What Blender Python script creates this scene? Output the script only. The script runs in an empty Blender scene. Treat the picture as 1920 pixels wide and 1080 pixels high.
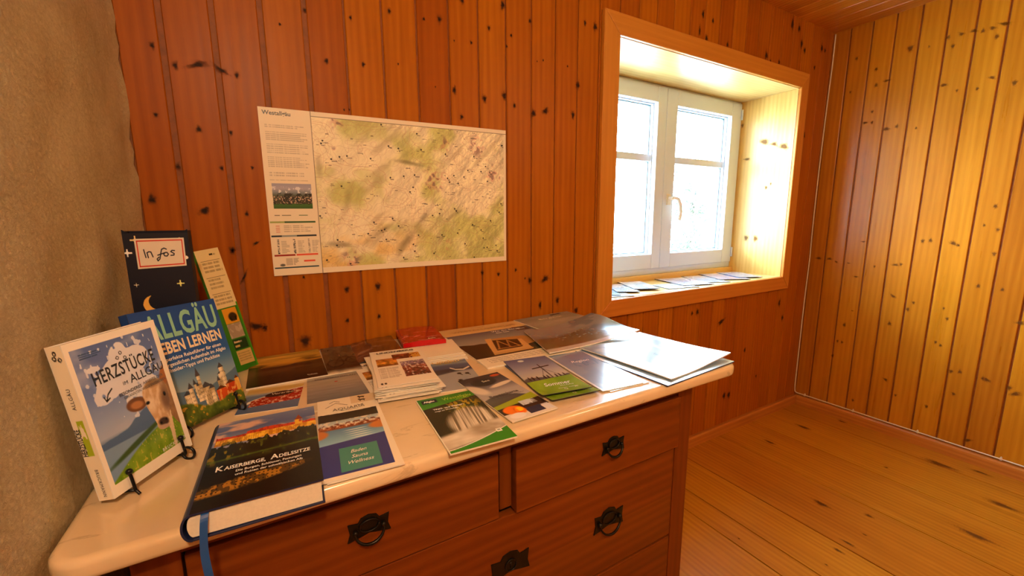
import bpy, bmesh, math, random
import numpy as np
from mathutils import Vector, Matrix
sc = bpy.context.scene
PI = math.pi
R = math.radians

# ------------------------------------------------------------------ camera
cam_d = bpy.data.cameras.new('camera')
cam = bpy.data.objects.new('camera', cam_d)
sc.collection.objects.link(cam)
sc.camera = cam
cam_d.sensor_width = 36.0
cam_d.lens = 14.557
cam_d.clip_start = 0.02
_r = Vector((0.86580031, -0.50035025, -0.00628093))
_u = Vector((0.08739864, 0.13885064, 0.98644918))
_f = Vector((0.49269798, 0.85461695, -0.16394686))
cam.matrix_world = Matrix(((_r.x, _u.x, -_f.x, 0), (_r.y, _u.y, -_f.y, 0), (_r.z, _u.z, -_f.z, 1.2179), (0, 0, 0, 1)))

# ------------------------------------------------------------------ view + world + lights
sc.view_settings.view_transform = 'Standard'
sc.view_settings.look = 'None'
sc.view_settings.exposure = -0.14
sc.view_settings.gamma = 1.0
sc.view_settings.use_curve_mapping = False
sc.cycles.max_bounces = 10
sc.cycles.diffuse_bounces = 5
sc.cycles.transparent_max_bounces = 16
sc.cycles.sample_clamp_indirect = 20.0

world = bpy.data.worlds.new('bright_sky')
sc.world = world
world.use_nodes = True
wn = world.node_tree
wn.nodes.clear()
w_out = wn.nodes.new('ShaderNodeOutputWorld')
w_bg = wn.nodes.new('ShaderNodeBackground')
w_tc = wn.nodes.new('ShaderNodeTexCoord')
w_sep = wn.nodes.new('ShaderNodeSeparateXYZ')
w_ramp = wn.nodes.new('ShaderNodeValToRGB')
w_ramp.color_ramp.elements[0].position = 0.0
w_ramp.color_ramp.elements[0].color = (0.68, 0.85, 1.0, 1)
w_ramp.color_ramp.elements[1].position = 0.6
w_ramp.color_ramp.elements[1].color = (0.58, 0.79, 1.0, 1)
wn.links.new(w_tc.outputs['Generated'], w_sep.inputs[0])
wn.links.new(w_sep.outputs['Z'], w_ramp.inputs[0])
wn.links.new(w_ramp.outputs[0], w_bg.inputs[0])
SKY = 34.0
w_bg.inputs[1].default_value = SKY
wn.links.new(w_bg.outputs[0], w_out.inputs[0])

def lamp(name, kind, loc, power, color, **kw):
    d = bpy.data.lights.new(name, kind)
    d.energy = power
    d.color = color
    for k, v in kw.items():
        setattr(d, k, v)
    o = bpy.data.objects.new(name, d)
    sc.collection.objects.link(o)
    o.location = loc
    return o

# warm wall lamp high on the left wall, behind the photographer
lamp('wall_lamp_light', 'POINT', (-0.04, -0.62, 2.06), 64.0, (1.0, 0.76, 0.47), shadow_soft_size=0.045)
# added warm fill light to brighten the floor and back wall; no real lamp
lamp('rear_fill_light', 'POINT', (1.95, -0.95, 2.05), 24.0, (1.0, 0.76, 0.50), shadow_soft_size=0.12)
# hazy morning sun reaching the window obliquely
sun = lamp('sun_light', 'SUN', (0, 6, 6), 6.0, (1.0, 0.93, 0.80), angle=R(25))
sun.rotation_euler = Vector((0.70, -0.66, -0.20)).to_track_quat('-Z', 'Y').to_euler()
# daylight sampling portal in the window opening
pt = lamp('window_portal', 'AREA', (1.92, 1.72, 1.42), 1.0, (1, 1, 1), shape='RECTANGLE', size=1.30, size_y=0.92)
pt.data.cycles.is_portal = True
pt.rotation_euler = (R(-90), 0, 0)

# ------------------------------------------------------------------ room measures
YB, XR, XL, ZC, YF = 1.3215, 2.943, -0.262, 2.270, -2.6
T = 0.8379                      # top of the marble slab
TH = 0.0

# ------------------------------------------------------------------ node helpers
def mat_new(name):
    m = bpy.data.materials.new(name)
    m.use_nodes = True
    nt = m.node_tree
    nt.nodes.clear()
    out = nt.nodes.new('ShaderNodeOutputMaterial')
    b = nt.nodes.new('ShaderNodeBsdfPrincipled')
    nt.links.new(b.outputs[0], out.inputs[0])
    return m, nt, b, out

def N(nt, t, **kw):
    n = nt.nodes.new(t)
    for k, v in kw.items():
        setattr(n, k, v)
    return n

def setin(n, d):
    for k, v in d.items():
        n.inputs[k].default_value = v

def math_n(nt, op, a, b=None, c=None):
    n = N(nt, 'ShaderNodeMath', operation=op)
    for i, x in enumerate((a, b, c)):
        if x is None:
            continue
        if isinstance(x, (int, float)):
            n.inputs[i].default_value = x
        else:
            nt.links.new(x, n.inputs[i])
    return n.outputs[0]

def ramp(nt, fac, stops):
    n = N(nt, 'ShaderNodeValToRGB')
    cr = n.color_ramp
    while len(cr.elements) < len(stops):
        cr.elements.new(0.5)
    for e, (p, c) in zip(cr.elements, stops):
        e.position = p
        e.color = (c[0], c[1], c[2], 1)
    nt.links.new(fac, n.inputs[0])
    return n.outputs[0]

def mixc(nt, fac, a, b, mode='MIX'):
    n = N(nt, 'ShaderNodeMix', data_type='RGBA', blend_type=mode)
    for s, x in ((0, fac), (6, a), (7, b)):
        if isinstance(x, (int, float)):
            n.inputs[s].default_value = x
        elif isinstance(x, tuple):
            n.inputs[s].default_value = (x[0], x[1], x[2], 1)
        else:
            nt.links.new(x, n.inputs[s])
    return n.outputs[2]

def wood(name, dark, mid, light, across, along, period=0.5, offset=0.0, rough=0.32, coat=0.0, fine=55.0, var=0.22, bump=0.08, spec=0.5):
    """varnished softwood: grain runs along one axis, every board has its own grain and tone"""
    m, nt, b, out = mat_new(name)
    tc = N(nt, 'ShaderNodeTexCoord')
    sp = N(nt, 'ShaderNodeSeparateXYZ')
    nt.links.new(tc.outputs['Object'], sp.inputs[0])
    A = sp.outputs['XYZ'.index(across)]
    L = sp.outputs['XYZ'.index(along)]
    O = sp.outputs[3 - 'XYZ'.index(across) - 'XYZ'.index(along)]
    idx = math_n(nt, 'FLOOR', math_n(nt, 'DIVIDE', math_n(nt, 'SUBTRACT', A, offset), period))
    wnz = N(nt, 'ShaderNodeTexWhiteNoise', noise_dimensions='1D')
    nt.links.new(idx, wnz.inputs['W'])
    rnd = wnz.outputs['Value']
    def vec(sa, sl, so, ka, kl):
        c = N(nt, 'ShaderNodeCombineXYZ')
        nt.links.new(math_n(nt, 'MULTIPLY_ADD', A, sa, math_n(nt, 'MULTIPLY', rnd, ka)), c.inputs[0])
        nt.links.new(math_n(nt, 'MULTIPLY_ADD', L, sl, math_n(nt, 'MULTIPLY', rnd, kl)), c.inputs[1])
        nt.links.new(math_n(nt, 'MULTIPLY', O, so), c.inputs[2])
        return c.outputs[0]
    n1 = N(nt, 'ShaderNodeTexNoise')
    setin(n1, {'Scale': 1.0, 'Detail': 6.0, 'Roughness': 0.62, 'Distortion': 0.35})
    nt.links.new(vec(fine, 2.6, fine * .4, 31, 57), n1.inputs['Vector'])
    w1 = N(nt, 'ShaderNodeTexWave', wave_type='BANDS', bands_direction='X', wave_profile='SIN')
    setin(w1, {'Scale': 1.0, 'Distortion': 5.5, 'Detail': 2.0, 'Detail Scale': 0.55, 'Detail Roughness': 0.55})
    nt.links.new(vec(13.0, 1.1, 9.0, 17, 23), w1.inputs['Vector'])
    n2 = N(nt, 'ShaderNodeTexNoise')
    setin(n2, {'Scale': 1.0, 'Detail': 3.0, 'Roughness': 0.5})
    nt.links.new(vec(6.0, 1.3, 6.0, 41, 13), n2.inputs['Vector'])
    g = math_n(nt, 'ADD', math_n(nt, 'MULTIPLY', n1.outputs[0], 0.55), math_n(nt, 'MULTIPLY', w1.outputs[1], 0.12))
    g = math_n(nt, 'ADD', g, math_n(nt, 'MULTIPLY', n2.outputs[0], 0.35))
    col = ramp(nt, g, [(0.30, dark), (0.52, mid), (0.76, light)])
    hsv = N(nt, 'ShaderNodeHueSaturation')
    nt.links.new(col, hsv.inputs['Color'])
    nt.links.new(math_n(nt, 'MULTIPLY_ADD', rnd, var, 1.0 - var / 2), hsv.inputs['Value'])
    nt.links.new(math_n(nt, 'MULTIPLY_ADD', rnd, 0.010, 0.496), hsv.inputs['Hue'])
    nt.links.new(hsv.outputs[0], b.inputs['Base Color'])
    nt.links.new(math_n(nt, 'MULTIPLY_ADD', n1.outputs[0], 0.16, rough - 0.08), b.inputs['Roughness'])
    b.inputs['Specular IOR Level'].default_value = spec
    b.inputs['Coat Weight'].default_value = coat
    b.inputs['Coat Roughness'].default_value = 0.18
    bp = N(nt, 'ShaderNodeBump')
    setin(bp, {'Strength': bump, 'Distance': 0.002})
    nt.links.new(g, bp.inputs['Height'])
    nt.links.new(bp.outputs[0], b.inputs['Normal'])
    return m

def plain(name, col, rough=0.5, metal=0.0, spec=0.5, noise=0.0, nscale=40.0, bump=0.0, trans=0.0):
    m, nt, b, out = mat_new(name)
    setin(b, {'Base Color': (*col, 1), 'Roughness': rough, 'Metallic': metal, 'Specular IOR Level': spec})
    if noise or bump:
        tc = N(nt, 'ShaderNodeTexCoord')
        n = N(nt, 'ShaderNodeTexNoise')
        setin(n, {'Scale': nscale, 'Detail': 4.0, 'Roughness': 0.6})
        nt.links.new(tc.outputs['Object'], n.inputs['Vector'])
        f = ramp(nt, n.outputs[0], [(0.3, tuple(c * (1 - noise) for c in col)), (0.7, tuple(min(1, c * (1 + noise)) for c in col))])
        nt.links.new(f, b.inputs['Base Color'])
        if bump:
            bp = N(nt, 'ShaderNodeBump')
            setin(bp, {'Strength': bump, 'Distance': 0.002})
            nt.links.new(n.outputs[0], bp.inputs['Height'])
            nt.links.new(bp.outputs[0], b.inputs['Normal'])
    return m

def printed(name, rough=0.28, spec=0.5, coat=0.0):
    """printed paper: the print is a colour attribute of the sheet"""
    m, nt, b, out = mat_new(name)
    a = N(nt, 'ShaderNodeVertexColor', layer_name='print')
    nt.links.new(a.outputs[0], b.inputs['Base Color'])
    setin(b, {'Roughness': rough, 'Specular IOR Level': spec, 'Coat Weight': coat, 'Coat Roughness': rough * .8, 'Coat IOR': 1.5 + .45 * (coat > .5)})
    return m

M = {}
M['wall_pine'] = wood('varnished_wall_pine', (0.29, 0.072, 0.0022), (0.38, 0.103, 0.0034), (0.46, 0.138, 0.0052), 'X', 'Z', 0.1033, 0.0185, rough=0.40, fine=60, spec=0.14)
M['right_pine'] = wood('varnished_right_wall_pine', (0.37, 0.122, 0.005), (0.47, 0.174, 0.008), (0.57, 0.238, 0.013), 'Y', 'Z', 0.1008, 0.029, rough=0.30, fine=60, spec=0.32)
M['groove'] = plain('groove_shadow_wood', (0.24, 0.060, 0.003), 0.6, noise=0.2)
M['ceil_pine'] = wood('varnished_ceiling_pine', (0.48, 0.165, 0.014), (0.62, 0.25, 0.026), (0.72, 0.35, 0.05), 'X', 'Y', 0.1, 0.038, rough=0.22)
M['floor_pine'] = wood('floor_board_pine', (0.32, 0.105, 0.006), (0.44, 0.168, 0.010), (0.55, 0.24, 0.018), 'X', 'Y', 0.3345, 0.414, spec=0.3, rough=0.36, fine=38, var=0.16)
M['base_pine'] = wood('baseboard_pine', (0.36, 0.11, 0.015), (0.48, 0.17, 0.025), (0.60, 0.25, 0.045), 'Z', 'X', rough=0.35)
M['base_pine_y'] = wood('baseboard_pine_side', (0.36, 0.11, 0.015), (0.48, 0.17, 0.025), (0.60, 0.25, 0.045), 'Z', 'Y', rough=0.35)
M['case_h'] = wood('casing_spruce_level', (0.50, 0.175, 0.020), (0.58, 0.220, 0.030), (0.65, 0.27, 0.044), 'Z', 'X', rough=0.38, fine=90, var=0.0)
M['case_v'] = wood('casing_spruce_upright', (0.50, 0.175, 0.020), (0.58, 0.220, 0.030), (0.65, 0.27, 0.044), 'X', 'Z', rough=0.38, fine=90, var=0.0)
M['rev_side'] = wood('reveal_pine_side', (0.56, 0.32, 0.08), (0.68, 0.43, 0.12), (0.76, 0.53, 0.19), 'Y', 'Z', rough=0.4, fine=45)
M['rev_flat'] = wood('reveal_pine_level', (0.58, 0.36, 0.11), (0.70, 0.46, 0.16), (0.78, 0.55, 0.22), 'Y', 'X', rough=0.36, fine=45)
M['dresser_h'] = wood('red_brown_dresser_wood', (0.115, 0.024, 0.0025), (0.175, 0.040, 0.0035), (0.245, 0.064, 0.0055), 'Z', 'X', rough=0.42, fine=45, var=0.0, bump=0.05, spec=0.22)
M['dresser_v'] = wood('red_brown_dresser_upright', (0.110, 0.022, 0.0025), (0.165, 0.036, 0.0035), (0.220, 0.054, 0.0055), 'X', 'Z', rough=0.42, fine=45, var=0.0, bump=0.05, spec=0.22)
M['gap'] = plain('dark_gap', (0.012, 0.005, 0.003), 0.9)
M['white_frame'] = plain('white_window_paint', (0.62, 0.72, 0.86), 0.38)
M['alu'] = plain('pane_spacer', (0.10, 0.17, 0.20), 0.4)
M['handle_white'] = plain('ivory_handle', (0.72, 0.68, 0.58), 0.35)
M['cable'] = plain('white_cable', (0.72, 0.62, 0.48), 0.5)
M['bronze'] = plain('dark_bronze', (0.022, 0.018, 0.014), 0.33, metal=0.75, noise=0.3)
M['iron'] = plain('black_iron', (0.006, 0.006, 0.008), 0.3, metal=0.3)
M['print'] = printed('glossy_print', 0.27, 0.38)
M['print_gloss'] = printed('high_gloss_print', 0.22, 0.8, 1.0)
M['print_matt'] = printed('matt_print', 0.48, 0.35)
M['paper'] = plain('paper_edge', (0.78, 0.72, 0.62), 0.6, noise=0.05, nscale=300)
M['white_paper'] = plain('white_cover_edge', (0.80, 0.79, 0.77), 0.5)
M['blue_cloth'] = plain('dark_blue_binding', (0.012, 0.020, 0.075), 0.3)
M['ribbon'] = plain('blue_satin_ribbon', (0.015, 0.085, 0.33), 0.35)
M['navy'] = plain('navy_board', (0.006, 0.008, 0.022), 0.6, spec=0.2)
M['green_edge'] = plain('green_cover_edge', (0.04, 0.26, 0.02), 0.4)
M['red_pack'] = plain('red_wrapped_pack', (0.55, 0.008, 0.012), 0.22, noise=0.12)
M['i_white'] = plain('ink_white', (0.85, 0.85, 0.84), 0.4)
M['i_black'] = plain('ink_black', (0.008, 0.008, 0.010), 0.4)
M['i_dark'] = plain('ink_dark_grey', (0.05, 0.045, 0.05), 0.4)
M['i_mint'] = plain('ink_mint', (0.25, 0.57, 0.44), 0.35)
M['i_gold'] = plain('ink_gold', (0.62, 0.40, 0.12), 0.4)
M['i_brown'] = plain('ink_brown_gold', (0.40, 0.22, 0.04), 0.4)
M['i_lime'] = plain('ink_lime', (0.42, 0.62, 0.03), 0.4)
M['i_cream'] = plain('ink_cream', (0.80, 0.70, 0.52), 0.4)

def marble_mat():
    m, nt, b, out = mat_new('cream_marble')
    tc = N(nt, 'ShaderNodeTexCoord')
    mp = N(nt, 'ShaderNodeMapping')
    mp.inputs['Rotation'].default_value = (0, 0, R(38))
    mp.inputs['Scale'].default_value = (5, 17, 8)
    nt.links.new(tc.outputs['Object'], mp.inputs[0])
    n1 = N(nt, 'ShaderNodeTexNoise')
    setin(n1, {'Scale': 1.6, 'Detail': 7.0, 'Roughness': 0.62, 'Distortion': 0.8})
    nt.links.new(mp.outputs[0], n1.inputs[0])
    n2 = N(nt, 'ShaderNodeTexNoise')
    setin(n2, {'Scale': 5.0, 'Detail': 4.0, 'Roughness': 0.5})
    nt.links.new(tc.outputs['Object'], n2.inputs[0])
    vein = math_n(nt, 'ABSOLUTE', math_n(nt, 'SUBTRACT', n1.outputs[0], 0.37))
    v = ramp(nt, vein, [(0.0, (1, 1, 1)), (0.035, (0, 0, 0))])
    base = ramp(nt, n2.outputs[0], [(0.35, (0.72, 0.55, 0.34)), (0.65, (0.82, 0.67, 0.46))])
    c = mixc(nt, math_n(nt, 'MULTIPLY', v, 0.55), base, (0.42, 0.32, 0.21))
    nt.links.new(c, b.inputs['Base Color'])
    setin(b, {'Roughness': 0.22, 'Specular IOR Level': 0.6, 'Coat Weight': 0.9, 'Coat Roughness': 0.15})
    return m
M['marble'] = marble_mat()

def plaster_mat(name='rough_plaster', strength=1.0):
    m, nt, b, out = mat_new(name)
    tc = N(nt, 'ShaderNodeTexCoord')
    n1 = N(nt, 'ShaderNodeTexNoise')
    setin(n1, {'Scale': 130.0, 'Detail': 6.0, 'Roughness': 0.75, 'Distortion': 0.4})
    nt.links.new(tc.outputs['Object'], n1.inputs[0])
    n2 = N(nt, 'ShaderNodeTexNoise')
    setin(n2, {'Scale': 9.0, 'Detail': 3.0, 'Roughness': 0.5})
    nt.links.new(tc.outputs['Object'], n2.inputs[0])
    vo = N(nt, 'ShaderNodeTexVoronoi')
    setin(vo, {'Scale': 60.0, 'Randomness': 1.0})
    nt.links.new(tc.outputs['Object'], vo.inputs[0])
    dots = ramp(nt, vo.outputs['Distance'], [(0.03, (1, 1, 1)), (0.09, (0, 0, 0))])
    sel = math_n(nt, 'GREATER_THAN', n2.outputs[0], 0.60)
    base = ramp(nt, math_n(nt, 'ADD', math_n(nt, 'MULTIPLY', n1.outputs[0], 0.5), math_n(nt, 'MULTIPLY', n2.outputs[0], 0.5)),
                [(0.36, (0.64, 0.53, 0.29)), (0.62, (0.86, 0.75, 0.47))])
    c = mixc(nt, math_n(nt, 'MULTIPLY', math_n(nt, 'MULTIPLY', dots, sel), 0.6), base, (0.16, 0.10, 0.05))
    nt.links.new(c, b.inputs['Base Color'])
    setin(b, {'Roughness': 0.85, 'Specular IOR Level': 0.2})
    bp = N(nt, 'ShaderNodeBump')
    setin(bp, {'Strength': strength, 'Distance': 0.007})
    nt.links.new(math_n(nt, 'ADD', n1.outputs[0], math_n(nt, 'MULTIPLY', n2.outputs[0], 1.2)), bp.inputs['Height'])
    nt.links.new(bp.outputs[0], b.inputs['Normal'])
    return m
M['plaster'] = plaster_mat()

def knot_mat(name='wood_knot', rim=(0.16, 0.040, 0.008), core_c=(0.030, 0.012, 0.006), amax=0.92):
    m, nt, b, out = mat_new(name)
    a = N(nt, 'ShaderNodeVertexColor', layer_name='knot')
    tc = N(nt, 'ShaderNodeTexCoord')
    n = N(nt, 'ShaderNodeTexNoise')
    setin(n, {'Scale': 160.0, 'Detail': 3.0})
    nt.links.new(tc.outputs['Object'], n.inputs[0])
    al = math_n(nt, 'MULTIPLY_ADD', math_n(nt, 'SUBTRACT', n.outputs[0], 0.5), 0.7, a.outputs[0])
    core = ramp(nt, al, [(0.35, rim), (0.95, core_c)])
    nt.links.new(core, b.inputs['Base Color'])
    setin(b, {'Roughness': 0.6, 'Specular IOR Level': 0.15})
    tr = N(nt, 'ShaderNodeBsdfTransparent')
    mx = N(nt, 'ShaderNodeMixShader')
    nt.links.new(ramp(nt, al, [(0.12, (0, 0, 0)), (0.75, (amax, amax, amax))]), mx.inputs[0])
    nt.links.new(tr.outputs[0], mx.inputs[1])
    nt.links.new(b.outputs[0], mx.inputs[2])
    nt.links.new(mx.outputs[0], out.inputs[0])
    return m
M['knot'] = knot_mat()
M['knot_light'] = knot_mat('light_wood_knot', (0.36, 0.12, 0.012), (0.12, 0.042, 0.008), 0.7)

def glass_mat(name, tint=(0.93, 0.97, 0.98), refl=0.06):
    m, nt, b, out = mat_new(name)
    nt.nodes.remove(b)
    tr = N(nt, 'ShaderNodeBsdfTransparent')
    tr.inputs[0].default_value = (*tint, 1)
    gl = N(nt, 'ShaderNodeBsdfGlossy')
    gl.inputs['Roughness'].default_value = 0.02
    lw = N(nt, 'ShaderNodeLayerWeight')
    lw.inputs[0].default_value = 0.15
    mx = N(nt, 'ShaderNodeMixShader')
    nt.links.new(math_n(nt, 'MULTIPLY_ADD', lw.outputs[0], 0.6, refl * 0.4), mx.inputs[0])
    nt.links.new(tr.outputs[0], mx.inputs[1])
    nt.links.new(gl.outputs[0], mx.inputs[2])
    nt.links.new(mx.outputs[0], out.inputs[0])
    return m
M['glass'] = glass_mat('window_glass')
M['foil'] = glass_mat('clear_plastic_film', (0.90, 0.88, 0.86), 0.20)
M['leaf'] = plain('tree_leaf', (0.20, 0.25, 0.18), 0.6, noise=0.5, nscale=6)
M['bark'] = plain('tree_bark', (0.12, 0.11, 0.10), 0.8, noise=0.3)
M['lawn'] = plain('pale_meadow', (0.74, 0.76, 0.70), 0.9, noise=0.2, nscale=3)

# ------------------------------------------------------------------ mesh helpers
def wloc(o):
    return (o.location + wloc(o.parent)) if o is not None else Vector((0, 0, 0))

def link(o, parent=None):
    sc.collection.objects.link(o)
    if parent is not None:
        o.parent = parent
        o.location = -wloc(parent)      # part meshes are given in room coordinates
    return o

def mesh_obj(name, verts, faces, mats, mat_idx=None, parent=None, smooth=False):
    me = bpy.data.meshes.new(name)
    me.from_pydata([tuple(v) for v in verts], [], faces)
    for m in mats:
        me.materials.append(m)
    if mat_idx is not None:
        me.polygons.foreach_set('material_index', mat_idx)
    if smooth:
        me.polygons.foreach_set('use_smooth', [True] * len(me.polygons))
    me.update()
    return link(bpy.data.objects.new(name, me), parent)

class MB:
    """collects boxes, prisms, tubes and discs into one mesh"""
    def __init__(s):
        s.v, s.f, s.m = [], [], []
    def add(s, v, f, m=0):
        o = len(s.v)
        s.v += [tuple(p) for p in v]
        s.f += [tuple(i + o for i in q) for q in f]
        s.m += [m] * len(f)
    def box(s, a, b, m=0):
        (x0, y0, z0), (x1, y1, z1) = a, b
        v = [(x0, y0, z0), (x1, y0, z0), (x1, y1, z0), (x0, y1, z0), (x0, y0, z1), (x1, y0, z1), (x1, y1, z1), (x0, y1, z1)]
        s.add(v, [(0, 3, 2, 1), (4, 5, 6, 7), (0, 1, 5, 4), (1, 2, 6, 5), (2, 3, 7, 6), (3, 0, 4, 7)], m)
    def prism(s, poly, d, m=0):
        """poly: list of 3-D points in order, d: extrusion vector"""
        n = len(poly)
        v = [Vector(p) for p in poly] + [Vector(p) + Vector(d) for p in poly]
        f = [tuple(range(n - 1, -1, -1)), tuple(range(n, 2 * n))]
        f += [(i, (i + 1) % n, n + (i + 1) % n, n + i) for i in range(n)]
        s.add(v, f, m)
    def tube(s, pts, r, m=0, seg=10):
        pts = [Vector(p) for p in pts]
        rs = r if isinstance(r, (list, tuple)) else [r] * len(pts)
        up = None
        rings = []
        for i, p in enumerate(pts):
            t = (pts[min(i + 1, len(pts) - 1)] - pts[max(i - 1, 0)]).normalized()
            if up is None:
                up = t.orthogonal().normalized()
            up = (up - t * up.dot(t)).normalized()
            w = t.cross(up)
            rings.append([p + (up * math.cos(k * 2 * PI / seg) + w * math.sin(k * 2 * PI / seg)) * rs[i] for k in range(seg)])
        v = [q for ring in rings for q in ring]
        f = []
        for i in range(len(pts) - 1):
            for k in range(seg):
                a, b2 = i * seg + k, i * seg + (k + 1) % seg
                f.append((a, b2, b2 + seg, a + seg))
        f.append(tuple(range(seg - 1, -1, -1)))
        f.append(tuple((len(pts) - 1) * seg + k for k in range(seg)))
        s.add(v, f, m)
    def ball(s, c, r, m=0, seg=12, rings=8):
        c = Vector(c)
        pts = [c + Vector((0, 0, -r * math.cos(PI * (i + .02) / (rings + .04)))) for i in range(rings + 1)]
        s.tube(pts, [max(1e-5, r * math.sin(PI * (i + .02) / (rings + .04))) for i in range(rings + 1)], m, seg)
    def build(s, name, mats, parent=None, smooth=False, bevel=0.0):
        o = mesh_obj(name, s.v, s.f, mats, s.m, parent, smooth)
        bm = bmesh.new()
        bm.from_mesh(o.data)
        bmesh.ops.recalc_face_normals(bm, faces=bm.faces)
        bm.to_mesh(o.data)
        bm.free()
        if bevel:
            md = o.modifiers.new('soft_edges', 'BEVEL')
            md.width = bevel
            md.segments = 2
            md.limit_method = 'ANGLE'
        return o

def thing(name, label=None, cat=None, loc=(0, 0, 0), group=None, kind=None):
    o = bpy.data.objects.new(name, None)
    o.empty_display_size = 0.05
    link(o)
    o.location = loc
    return tag(o, label, cat, group, kind)

def tag(o, label=None, cat=None, group=None, kind=None):
    for k, v in (('label', label), ('category', cat), ('group', group), ('kind', kind)):
        if v:
            o[k] = v
    return o

def spline(pts, n=8):
    """smooth Catmull-Rom path through the points"""
    P = [Vector(p) for p in pts]
    P = [P[0] * 2 - P[1]] + P + [P[-1] * 2 - P[-2]]
    out = []
    for i in range(1, len(P) - 2):
        for k in range(n):
            t = k / n
            a, b, c, d = P[i - 1:i + 3]
            out.append(0.5 * ((2 * b) + (c - a) * t + (2 * a - 5 * b + 4 * c - d) * t * t + (3 * b - a - 3 * c + d) * t ** 3))
    out.append(P[-2])
    return out

# ------------------------------------------------------------------ knots (position on the surface, radius, stretch, angle)
KB = [(-0.264,1.613,0.0062,1.3,0.0),(-0.201,1.622,0.0055,1.3,0.0),(-0.163,1.585,0.0061,1.3,0.0),(-0.119,1.594,0.0075,2.6,1.2),(-0.073,1.59,0.0061,2.6,-1.0),(-0.04,1.582,0.0047,1.4,0.0),(-0.212,1.468,0.0047,1.2,0.0),(-0.132,1.443,0.006,1.2,0.0),(-0.066,1.441,0.0046,1.2,0.0),(-0.183,1.35,0.006,1.2,0.0),(-0.094,1.351,0.0046,1.2,0.0),(-0.027,1.356,0.0039,1.2,0.0),(-0.242,1.27,0.0086,1.2,0.0),(-0.141,1.244,0.0092,1.3,1.0),(-0.051,1.236,0.0052,1.2,0.0),(-0.037,1.158,0.0039,2.0,1.0),(-0.092,1.14,0.0039,1.2,0.0),(-0.073,1.068,0.0033,5.0,0.5),(0.068,1.723,0.0035,1.2,0.0),(0.13,1.771,0.0043,1.2,0.0),(0.246,1.777,0.0043,1.2,0.0),(0.355,1.818,0.0059,1.2,0.0),(0.175,1.652,0.0055,1.2,0.0),(0.273,1.66,0.0056,1.2,0.0),(0.459,1.819,0.0045,1.2,0.0),(0.509,1.829,0.0076,1.2,0.0),(0.374,1.678,0.0029,1.2,0.0),(0.212,1.529,0.0027,1.2,0.0),(0.226,1.531,0.0027,1.2,0.0),(0.208,1.47,0.0027,1.2,0.0),(0.488,1.63,0.0022,1.2,0.0),(0.587,1.901,0.0079,1.2,0.0),(0.733,1.92,0.009,1.6,0.0),(0.68,1.839,0.0064,1.2,0.0),(0.84,1.894,0.0059,1.2,0.0),(0.765,1.833,0.0049,1.2,0.0),(0.615,1.782,0.0046,1.2,0.0),(0.556,1.777,0.003,1.2,0.0),(0.552,1.629,0.0074,1.5,0.0),(0.66,1.617,0.0091,1.2,0.0),(0.736,1.636,0.0093,1.5,0.0),(0.776,1.609,0.0062,1.4,0.0),(0.855,1.593,0.0104,1.2,0.0),(0.907,1.607,0.0106,1.4,1.0),(0.575,1.55,0.0066,1.2,0.0),(1.083,1.938,0.0064,1.6,0.0),(1.133,1.935,0.0112,1.2,0.0),(1.055,1.717,0.0104,1.2,0.0),(1.034,1.607,0.0085,1.6,0.0),(1.005,1.775,0.0035,1.2,0.0),(0.896,1.777,0.0033,1.2,0.0),(0.747,1.796,0.004,1.2,0.0),(1.755,2.114,0.0094,1.7,0.0),(1.826,2.102,0.0084,1.2,0.0),(1.788,2.022,0.0105,1.2,0.0),(1.738,2.042,0.0069,3.0,0.0),(0.87,1.769,0.0025,1.2,0.0),(-0.092,1.141,0.0079,1.2,0.0),(0.184,1.011,0.008,1.2,0.0),(0.276,1.012,0.0088,1.3,0.0),(-0.058,0.929,0.0107,1.6,-1.2),(-0.037,0.921,0.0074,1.2,0.0),(0.06,0.869,0.0149,1.1,0.0),(0.18,0.915,0.0061,1.2,0.0),(0.274,0.916,0.0061,1.2,0.0),(0.071,1.057,0.0039,1.2,0.0),(0.64,1.03,0.0066,1.2,0.0),(0.705,1.02,0.006,1.2,0.0),(0.84,0.987,0.0086,1.5,0.0),(0.91,0.987,0.012,1.4,1.0),(0.778,1.031,0.0053,1.2,0.0),(0.888,0.885,0.0072,2.0,0.0),(0.971,0.895,0.0091,1.4,0.0),(1.068,0.843,0.0103,1.2,0.0),(1.857,0.743,0.0126,1.2,0.0),(1.816,0.741,0.0091,1.2,0.0),(2.065,0.664,0.0124,2.2,1.1),(2.631,0.707,0.0133,1.6,0.0),(2.681,0.607,0.0105,1.6,0.0),(2.31,0.463,0.0109,1.2,0.0),(2.146,0.222,0.0147,1.2,0.0),(2.19,0.217,0.0149,1.2,0.0),(2.452,0.277,0.0073,1.2,0.0),(0.819,0.996,0.0039,1.2,0.0),(2.59,2.148,0.0136,1.5,0.0),(2.552,2.217,0.0135,1.2,0.0),(2.482,2.225,0.0133,2.0,0.0),(2.628,2.122,0.0122,1.2,0.0),(2.807,2.167,0.0144,1.3,0.0),(2.75,2.054,0.0094,1.2,0.0),(1.944,2.024,0.0086,1.2,0.0),(2.268,2.034,0.0136,1.2,0.0),(2.712,1.685,0.0121,1.6,0.0),(2.844,2.161,0.0097,1.2,0.0),(2.389,2.022,0.0098,1.2,0.0),(2.31,2.013,0.0069,1.2,0.0)]
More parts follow.
